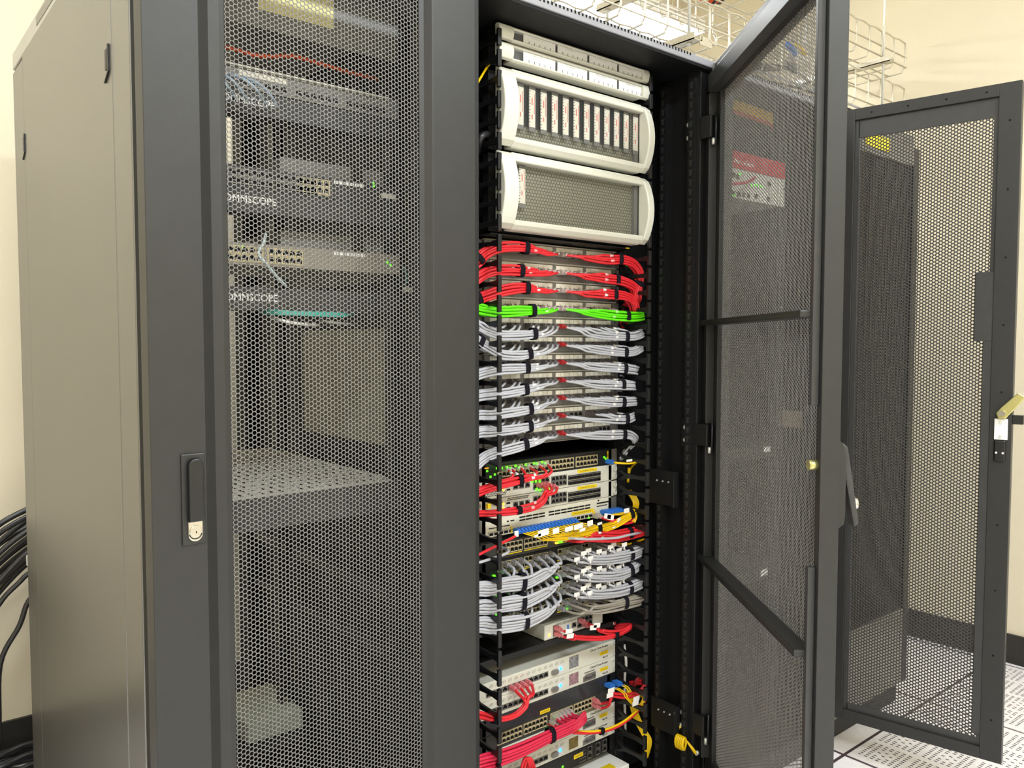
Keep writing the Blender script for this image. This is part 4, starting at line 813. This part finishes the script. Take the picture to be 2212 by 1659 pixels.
ro = b5('patch_cable', M_red, 'red flagged cable from the right ports of the dark switch', 'flagged red cables of the dark switch', [(.154, 0, .354), (.154, 0, .341)], [(1440, 870, -.05), (1550, 890), (1680, 910), (1780, 895), (1850, 850), (1890, 790)], 2, .0036, (66,), ('black strap on the flagged red cables of the dark switch',), RJ_P, k=7, tail='R', lead=.008, fan=1., marks=(50,), mm=M_labr)
for o, (x, y) in zip(ro+fo[:2], ((1538, 855), (1525, 905), (1790, 990), (1800, 940))): q = zp(7, x, y, -.085); MB().prism([(q[0]-.012, q[2]-.005), (q[0]+.012, q[2]-.006), (q[0]+.013, q[2]+.006), (q[0]-.011, q[2]+.007)], 1, -.0858, -.085).build('label_flag', M_lab, o)
for k in range(3): cable([(-.17+k*.0168, -.02, .251), (-.16+k*.0168, -.05, .245), zp(7, 640+k*25, 1560, -.065), zp(7, 690+k*25, 1640, -.065), zp(7, 700+k*25, 1720, -.05)], .0036, M_red, 'red cable dropping from the lowest router at the bottom edge', 'red cables of the lowest router')
# yellow in the right duct
for k in range(5):
    x = .30+.005*k; cable([(x, .02, .9), (x+.003, .004, .885), (x+.002, -.008, .865), (x, .002, .84), (x-.002, .02, .825)], .0026, M_yel, 'yellow fibre hanging in the right duct beside the firewalls', 'yellow fibres in the right duct')
    cable([(x-.01, .0, .34), (x, -.015, .27), (x+.012, -.035, .225), (x+.016, -.05, .2), (x+.012, -.04, .15)], .0026, M_yel, 'yellow fibre hanging in the right duct beside the lowest routers', 'yellow fibres low in the right duct')
for q, lb in (((1720, 250, 420), 'upper'),): cable([zp(5, 1725, 290, .01), zp(5, 1722, 330, .01), zp(5, 1712, 440, .015)], .004, M_yel, 'yellow fibre seen between the upper right duct fingers')
cable([(.287, .01, .47), (.285, -.0, .42), (.29, .01, .36), (.295, .01, .22)], .004, M_lab, 'white cable hanging in the right duct beside the routers')
for k in range(3): cable([zp(7, 1750+k*8, 880, .0), zp(7, 1800, 740+k*14, -.02), zp(7, 1870, 735+k*14, -.02), zp(7, 1895, 790+k*10, -.02), zp(7, 1850, 860, .0)], .0036, mat('dark_red_cable', (150, 28, 36), .4), 'dark red loop in the right duct beside the dark switch', 'dark red loops in the right duct')
cable([at(1030, 182, -.09), at(1040, 165, -.07), at(1054, 143, -.05), at(1068, 127, -.03), at(1076, 122, .0)], .0026, M_yel, 'single yellow fibre arching at the top left of the open cabinet', nm='fibre_cable')
cable([at(1035, 330, -.0), at(1032, 320, -.06), at(1040, 295, -.09), at(1056, 290, -.06), at(1062, 300, .0)], .007, M_blkc, 'black cable loop in the upper left finger duct')
# coiled yellow earth lead on the lower hinge
c = np.array((.338, -.118, .238)); P = [np.array((.352, -.137, .272)), np.array((.35, -.13, .255))]
for i in range(60): a = i*.5; P.append(c+np.array((-.004-.0, -.014+.026*i/60*-1+.0, 0))+np.array((.009*math.cos(a), 0, .016*math.sin(a)))+np.array((0, -.01, 0)))
P += [np.array((.345, -.165, .243)), np.array((.352, -.18, .225)), np.array((.356, -.188, .214))]
o = tag(MB().tube(np.array(P), .0042, 8).build('earth_lead', M_yel), 'coiled yellow earth lead hanging by the lower hinge of the open cabinet', 'earth lead')
for p_ in (P[0], P[-1]): MB().cyl(p_, p_+np.array((.008, 0, 0)), .006, 10).build('ring_terminal', M_zinc, o)
# ---------------------------------------------------------------- the open door of the middle cabinet
BO = np.array((.405, -.185)); BA = 37.8; BD = np.array((-math.sin(R0(BA)), -math.cos(R0(BA)))); BN = np.array((BD[1], -BD[0]))   # BN: outward (away from the rack side)
if BN[0] < 0: BN = -BN
def TB(p): q = BO+BD*p[0]+BN*p[1]; return (q[0], q[1], p[2])
def TBv(P): q = BO+P[:, :1]*BD+(P[:, 2:3]+.012)*BN; return np.concatenate([q, P[:, 1:2]], 1)
BW = .709
Bd = thing('cabinet_door', TB((.4, 0, .1)), 'perforated door of the middle cabinet, swung open towards the viewer', 'door')
dz0, dz1 = .09, 2.043
def lb(name, m, *a, bevel=.0015, parent=None): return MB(TB).box(*a).build(name, m, parent or Bd, bevel)
M_doorin = mat('door_inner_coat', (52, 52, 52), .4, 0, .5)
lb('hinge_stile', M_door, -.02, .055, .0, .034, dz0, dz1); lb('free_stile', M_door, .688, BW, .0, .036, dz0, dz1)
lb('top_rail', M_door, .055, .688, 0, .034, 1.957, dz1); lb('bottom_rail', M_door, .055, .688, 0, .034, dz0, .2)
lb('inner_flange', M_door, .0, .03, -.022, .0, .2, 1.06); lb('inner_flange', M_door, .0, .03, -.022, .0, 1.1, 1.957); lb('inner_flange', M_doorin, .684, .697, -.014, .0, .2, .905); lb('inner_flange', M_doorin, .684, .697, -.014, .0, 1.2, 1.957)
lb('top_flange', M_doorin, .03, .684, -.026, 0., 1.957, 2.0)
for k in range(9): lb('flange_slot', M_hole, .12+k*.06, .16+k*.06, -.0005, .0005, 2.018, 2.0205, bevel=0)
for zc in (1.365, .742): lb('stiffener', M_door, -.01, .688, -.034, .004, zc-.007, zc+.007, bevel=.003)
hexmesh('hex_mesh', .048, .693, .195, 1.963, .0079, .0064, .0012, TBv, mat('mesh_paint', 0), Bd)
h = MB(TB); h.prism([(.034, 1.15), (.034, .985), (.05, 1.0), (.046, 1.12)], 0, .725, .768) if 0 else None
h.prism([(.035, 1.145), (.035, .975), (.048, .985), (.05, 1.0), (.05, 1.11)], 0, .668, .704); h = h.build('handle_plate', M_door, Bd, bevel=.002)
mb = MB(TB); mb.prism([(.042, 1.135), (.055, 1.125), (.078, .985), (.068, .978), (.046, 1.09)], 0, .674, .70); mb.build('swing_handle', M_doorin, Bd, bevel=.004)
mb = MB(TB); mb.cyl((.687, .07, 1.02), (.687, .077, 1.02), .011, 14); mb.build('lock_cylinder', M_chr, Bd)
mb = MB(TB); mb.cyl((.694, .0, 1.092), (.694, -.016, 1.092), .009, 14); mb.build('lock_cam', M_yzinc, Bd)
# ---------------------------------------------------------------- third cabinet, behind that door
Cc = open_cabinet(.404, .996, 1.0, 'third cabinet, seen through the open perforated door')
for x in (.459, .941): ladder_rail('mounting_rail', Cc, x, -.055, .08, 1.99, mat('rail_grey', (70, 70, 68), .4, .3), .03)
CY = -.055
mb = MB(); mb.box(.93, .955, CY-.001, CY, .1, 1.98)
def cdev(nm, px, label, cat, m, dep=.25, grp=None, y=CY):
    (x0, z1), (x1, z0) = [(q[0], q[2]) for q in (at(*px[0], y), at(*px[1], y))]
    x0 = max(x0, .46); t = thing(nm, ((x0+x1)/2, y+dep/2, z0), label, cat, grp); return t, x0, x1, z0, z1
ZC = lambda px, py, y=CY: at(px, py, y)
zr1, zr0 = ZC(1695, 353)[2], ZC(1693, 388)[2]; xr = ZC(1694, 370)[0]
t = thing('firewall', (.7, .07, zr0), 'red-topped firewall with white port face, seen through the open door', 'network device')
zw = ZC(1692, 448)[2]
box('red_bezel', M_redbox, t, .462, xr, CY-.004, CY+.25, zr0, zr1, bevel=.002); box('white_face', M_cream, t, .462, xr, CY-.002, CY+.25, zw, zr0-.0005, bevel=.001)
lettering('WatchGuard', .02, .67, CY-.004, zr0+.014, M_white, t)
for px, py in ((1574, 376), (1583, 378), (1592, 382), (1574, 415), (1583, 418), (1595, 420), (1605, 421), (1615, 423), (1631, 424), (1660, 398), (1658, 430)):
    q = ZC(px, py); inst('port', PORT, t, (q[0], CY-.0025, q[2]))
for px, py in ((1597, 376), (1622, 400), (1628, 401), (1634, 400), (1640, 402), (1646, 403), (1580, 423), (1585, 422)): q = ZC(px, py); led(t, q[0], CY-.002, q[2], s=.0026)
cable([ZC(1560, 398, CY-.03), ZC(1590, 397, CY-.045), ZC(1612, 394, CY-.05), ZC(1625, 388, CY-.03), ZC(1631, 383, CY-.005)], .0042, M_mag, 'crimson cable across the white face of the red-topped firewall')
t = thing('cable_manager', (.7, 0, 1.9), 'yellow and orange cables gathered in a tray above the red-topped firewall', 'panel')
q0, q1 = ZC(1600, 240), ZC(1662, 275); box('panel_face', M_dkgrey, t, .462, .94, CY, CY+.05, q1[2]-.01, q1[2]+.05)
for k in range(7): cable([(.47, CY-.01, q1[2]+.035-k*.006), (.6, CY-.02, q1[2]+.037-k*.006), (.75, CY-.02, q1[2]+.036-k*.006), (.84, CY-.018, q1[2]+.033-k*.006), (.87, CY+.0, q1[2]+.03-k*.006)], .003, M_yel if k < 5 else M_orp, 'yellow or orange fibre above the red-topped firewall', 'fibres above the red-topped firewall')
def plain(nm, z0, z1, label, m=M_dkgrey, cat='network device', x1=.94, x0=.462):
    t = thing(nm, ((x0+x1)/2, .1, z0), label, cat); box('chassis', m, t, x0, x1, CY, CY+.3, z0, z1, bevel=.002); return t
t = plain('patch_bay', .95, .992, 'dark panel with a small white label in the third cabinet', cat='patch panel'); q = ZC(1656, 990); box('white_label', M_white, t, q[0]-.018, q[0]+.016, CY-.002, CY-.0002, .968, .985)
t = plain('rack_blank', .56, .603, 'dark panel with a lower white label in the third cabinet', cat='panel'); q = ZC(1650, 1266); box('white_label', M_white, t, q[0]-.02, q[0]+.016, CY-.002, CY-.0002, .572, .592)
q0, q1 = atx(1680, 885, .984), atx(1735, 925, .984); tag(box('paper_card', mat('brown_card', (150, 128, 108), .6), None, .981, .984, min(q0[1], q1[1]), max(q0[1], q1[1]), q1[2], q0[2]), 'brownish card on the inner side wall of the third cabinet behind the mesh', 'card')
for i in range(22): 
    q = .3+i*.075; screw(Cc, .941, CY, q, .004, M_chr)
# ---------------------------------------------------------------- fourth cabinet and the far open door
Dc = thing('server_cabinet', (1.3, .4, 0), 'fourth cabinet with perforated front and yellow sticker, beside the far open door', 'cabinet', 'server cabinets in the row')
box('base_plinth', M_blk, Dc, 1.006, 1.576, -.16, 1.0, 0, .08); box('left_side', M_in, Dc, 1.004, 1.012, -.16, 1.0, .08, 2.0); box('right_side', M_panel, Dc, 1.568, 1.578, -.16, 1.0, .08, 2.0)
box('back_wall', M_in, Dc, 1.012, 1.568, .97, 1.0, .08, 2.0); box('roof', M_grey, Dc, 1.003, 1.579, -.175, 1.0, 2.0, 2.045, bevel=.003)
fd = box('door_frame', M_door, Dc, 1.006, 1.05, -.195, -.165, .09, 1.995, bevel=.002); box('door_frame', M_door, Dc, 1.535, 1.578, -.195, -.165, .09, 1.995, bevel=.002)
box('door_top', M_grey, Dc, 1.05, 1.535, -.195, -.165, 1.93, 1.995, bevel=.002); box('kick_panel', mat('kick_floor_reflection', (110, 108, 98), .35, coat=.3), Dc, 1.05, 1.535, -.195, -.165, .09, .36, bevel=.002)  # lighter grey of the lower panel carries the floor's reflection
hexmesh('hex_mesh', 1.045, 1.54, .355, 1.935, .0105, .0082, .0012, lambda P: np.stack([P[:, 0], -.185+P[:, 2], P[:, 1]], 1), mat('mesh_dark', (60, 60, 58), .4), Dc)
box('inner_equipment', M_in, Dc, 1.05, 1.53, .0, .5, .3, 1.9)
q0, q1 = at(1872, 282, -.197), at(1922, 322, -.197); box('yellow_sticker', mat('bright_yellow', (250, 222, 10), .45), Dc, q0[0], q1[0], -.1975, -.1945, min(q0[2], q1[2])-.01, max(q0[2], q1[2])-.002)
CO = np.array((1.0, -.2)); CA = R0(11.1); CD = np.array((math.sin(CA), -math.cos(CA))); CN = np.array((-CD[1], CD[0]))
if CN[0] < 0: CN = -CN
def TC(p): q = CO+CD*p[0]+CN*p[1]; return (q[0], q[1], p[2])
def TCv(P): q = CO+P[:, :1]*CD+(P[:, 2:3]+.012)*CN; return np.concatenate([q, P[:, 1:2]], 1)
Cd = thing('cabinet_door', TC((.25, 0, .14)), 'perforated door at the far right, open, with a zinc latch', 'door')
cz0, cz1, CW = .132, 2.02, .484
def lc(name, m, *a, bevel=.0012, parent=None): return MB(TC).box(*a).build(name, m, parent or Cd, bevel)
lc('hinge_stile', M_door, .0, .052, 0, .03, cz0, cz1); lc('free_stile', M_door, .43, CW, 0, .03, cz0, cz1); lc('top_rail', M_door, .052, .43, 0, .03, cz1-.034, cz1); lc('bottom_rail', M_door, .052, .43, 0, .03, cz0, cz0+.034)
lc('recess_border', M_doorin, .05, .0665, .009, .013, cz0+.03, cz1-.03); lc('recess_border', M_doorin, .418, .434, .009, .013, cz0+.03, cz1-.03)
lc('recess_border', M_doorin, .06, .42, .009, .013, cz1-.088, cz1-.03); lc('recess_border', M_doorin, .06, .42, .009, .013, cz0+.03, cz0+.055)
hexmesh('round_hole_mesh', .062, .425, cz0+.05, cz1-.08, .0098, .0066, .0012, TCv, mat('mesh_dark_brown', (58, 55, 52), .45), Cd, sides=12, col=.8)
lc('handle_cover', M_doorin, .385, .435, .002, .013, 1.318, 1.51); lc('handle_cover', M_doorin, .408, .435, .002, .013, .2, 1.318)
for k in range(10): 
    mb = MB(TC); z = cz0+.12+k*.185; mb.cyl((.457, -.001, z), (.457, .001, z), .003, 8); mb.build('rivet', M_hole, Cd)
for k in range(4): mb = MB(TC); mb.cyl((.1+k*.1, -.001, cz1-.018), (.1+k*.1, .001, cz1-.018), .003, 8); mb.build('rivet', M_hole, Cd)
mb = MB(TC); mb.prism([(.452, 1.105), (.47, 1.105), (.505, 1.15), (.515, 1.168), (.498, 1.178), (.458, 1.135), (.447, 1.12)], 1, -.014, -.006); o = mb.build('latch_cam', M_yzinc, Cd, bevel=.002)
mb = MB(TC); mb.cyl((.462, -.014, 1.12), (.462, -.022, 1.12), .009, 6); mb.build('latch_nut', M_chr, o)
o = lc('white_plate', M_white, .443, .475, -.006, .0, 1.046, 1.104)
for z in (1.056, 1.094): mb = MB(TC); mb.cyl((.459, -.006, z), (.459, -.009, z), .004, 10); mb.build('screw', M_zinc, o)
o = lc('lock_body', M_blk2, .443, .472, -.008, 0, .985, 1.045, bevel=.004)
for s in (.45, .466): mb = MB(TC); mb.cyl((s, -.008, 1.01), (s, -.011, 1.01), .003, 10); mb.build('rivet', M_zinc, o)
lc('strike_lug', M_blk2, .484, .51, .005, .02, 1.09, 1.115)
# ---------------------------------------------------------------- wire cable trays over the cabinets
def tray(z0, z1, y0, y1, xa, xb, label):
    t = thing('cable_tray', ((xa+xb)/2, (y0+y1)/2, z0), label, 'cable tray', 'wire cable trays'); mb = MB(); r = .0033
    for y in (y0, y1):
        for z in (z0+.018, z0+.06): mb.tube([(xa, y, z), (xb, y, z)], r, 6)
        n = int((xb-xa)/.105); P = []
        for i in range(n+1): P.append((xb-.012-i*.105, y, z1)); P.append((xb-.012-(i+.5)*.105, y, z1+.005))
        mb.tube(smooth([p for p in P if p[0] > xa], 3), r, 6)
    for k in range(1, 4): y = y0+(y1-y0)*k/4; mb.tube([(xa, y, z0), (xb, y, z0)], r, 6)
    x = xb-.012
    while x > xa: mb.tube(smooth([(x, y0, z1), (x, y0, z0+.03), (x, y0+.012, z0+.005), (x, y0+.035, z0-.003), (x, y1-.035, z0-.003), (x, y1-.012, z0+.005), (x, y1, z0+.03), (x, y1, z1)], 3), r, 6); x -= .105
    mb.build('wire_basket', M_wire, t); return t
TXA, TXB = .15, 2.205
t1 = tray(2.272, 2.408, .15, .45, TXA, TXB, 'lower wire cable tray running above the cabinets to the right wall')
t2 = tray(2.482, 2.60, .15, .45, .3, TXB, 'upper wire cable tray above the first one')
for x, lbl in ((.69, 'threaded hanger rod beside the bright lamp, front of the trays'), (1.95, 'threaded hanger rod near the right wall, front of the trays')):
    tag(MB().cyl((x, .125, 2.25), (x, .125, CEIL), .0048, 8).build('hanger_rod', M_zinc), lbl, 'hanger rod', 'hanger rods')
    tag(MB().cyl((x, .475, 2.25), (x, .475, CEIL), .0048, 8).build('hanger_rod', M_zinc), lbl.replace('front', 'rear'), 'hanger rod', 'hanger rods')
    for z, who in ((2.258, 'lower'), (2.468, 'upper')):
        mb = MB(); a, b = x-.02, x+.02; mb.box(a, b, .09, .51, z-.012, z-.009); mb.box(a, a+.003, .09, .51, z-.012, z+.01); mb.box(b-.003, b, .09, .51, z-.012, z+.01)
        o = tag(mb.build('support_channel', M_wire), f'{who} galvanised channel carrying a tray ' + ('beside the bright lamp' if x < 1 else 'near the right wall'), 'support channel', 'tray support channels')
        for y in (.125, .475): MB().cyl((x, y, z-.02), (x, y, z-.012), .009, 6).build('nut', M_zinc, o)
q = zp(1, 2130, 330, .1)
hk = MB(); hk.box(.7, .76, .09, .094, 2.235, 2.262); hk.tube(smooth([(.74, .092, 2.262), (.775, .092, 2.25), (.785, .092, 2.275), (.77, .092, 2.287)]), .004, 6)
tag(hk.build('hanger_bracket', M_wire), 'bent zinc bracket clipped to the lower tray near the lamp', 'bracket')
for i, (a, b) in enumerate((((1478, -12), (1515, 14)), ((1508, 16), (1543, 32)))):
    p0, p1 = at(*a, .3), at(*b, .3); e = (p1-p0)*.6; n = 14; mb = MB(); z = 2.525+.03*i
    P0 = np.array((p0[0], .3+.02*i, z)); P1 = np.array((p1[0]+.05, .3+.02*i, z)); Q = [P0+(P1-P0)*k/(2*n) for k in range(2*n+1)]
    for k in range(2*n): mb.cyl(Q[k], Q[k+1], .017 if k % 2 else .0145, 12)
    o = tag(mb.build('orange_conduit', M_orp), ('orange corrugated conduit in the upper tray, left piece', 'orange corrugated conduit in the upper tray, right piece')[i], 'conduit', 'orange conduits')
    MB().cyl(P1, P1+np.array((.012, 0, 0)), .019, 12).build('end_cap', M_blk2, o)
for k in range(6):
    y = .2+.035*k; x1 = 2.0-.06*k; cable([(1.05, y, 2.283), (1.3, y+.01*(k % 3), 2.285), (1.55, y-.012*(k % 2), 2.29), (x1, y, 2.284)], .0045, (M_gry, M_blkc, M_lab)[k % 3], ('grey', 'black', 'white')[k % 3]+' cable lying in the lower tray above the third cabinet', ('grey', 'black', 'white')[k % 3]+' cables in the lower tray')
for k, (px, py, m, lbl, r) in enumerate(((1710, 106, M_lc, 'blue joint hanging at the lower tray behind the door mesh', .011), (1730, 106, M_yel, 'yellow sleeve hanging at the lower tray behind the door mesh', .009), (1712, 140, M_grey, 'grey splice block hanging below the lower tray', .014), (1628, 136, M_blkc, 'dark junction on the third cabinet roof', .02))):
    p_ = at(px, py, .2); tag(MB().tube(smooth([p_+np.array((-.03, 0, .012)), p_, p_+np.array((.03, 0, -.012))]), r, 10).build('cable_joint', m), lbl, 'cable joint')
for k in range(3): cable([at(1610, 150+k*4, .2), at(1660, 140+k*6, .2), at(1712, 150+k*3, .2), at(1760, 185, .25)], .004, M_blkc, 'dark cable drooping over the third cabinet roof', 'dark cables over the third cabinet')
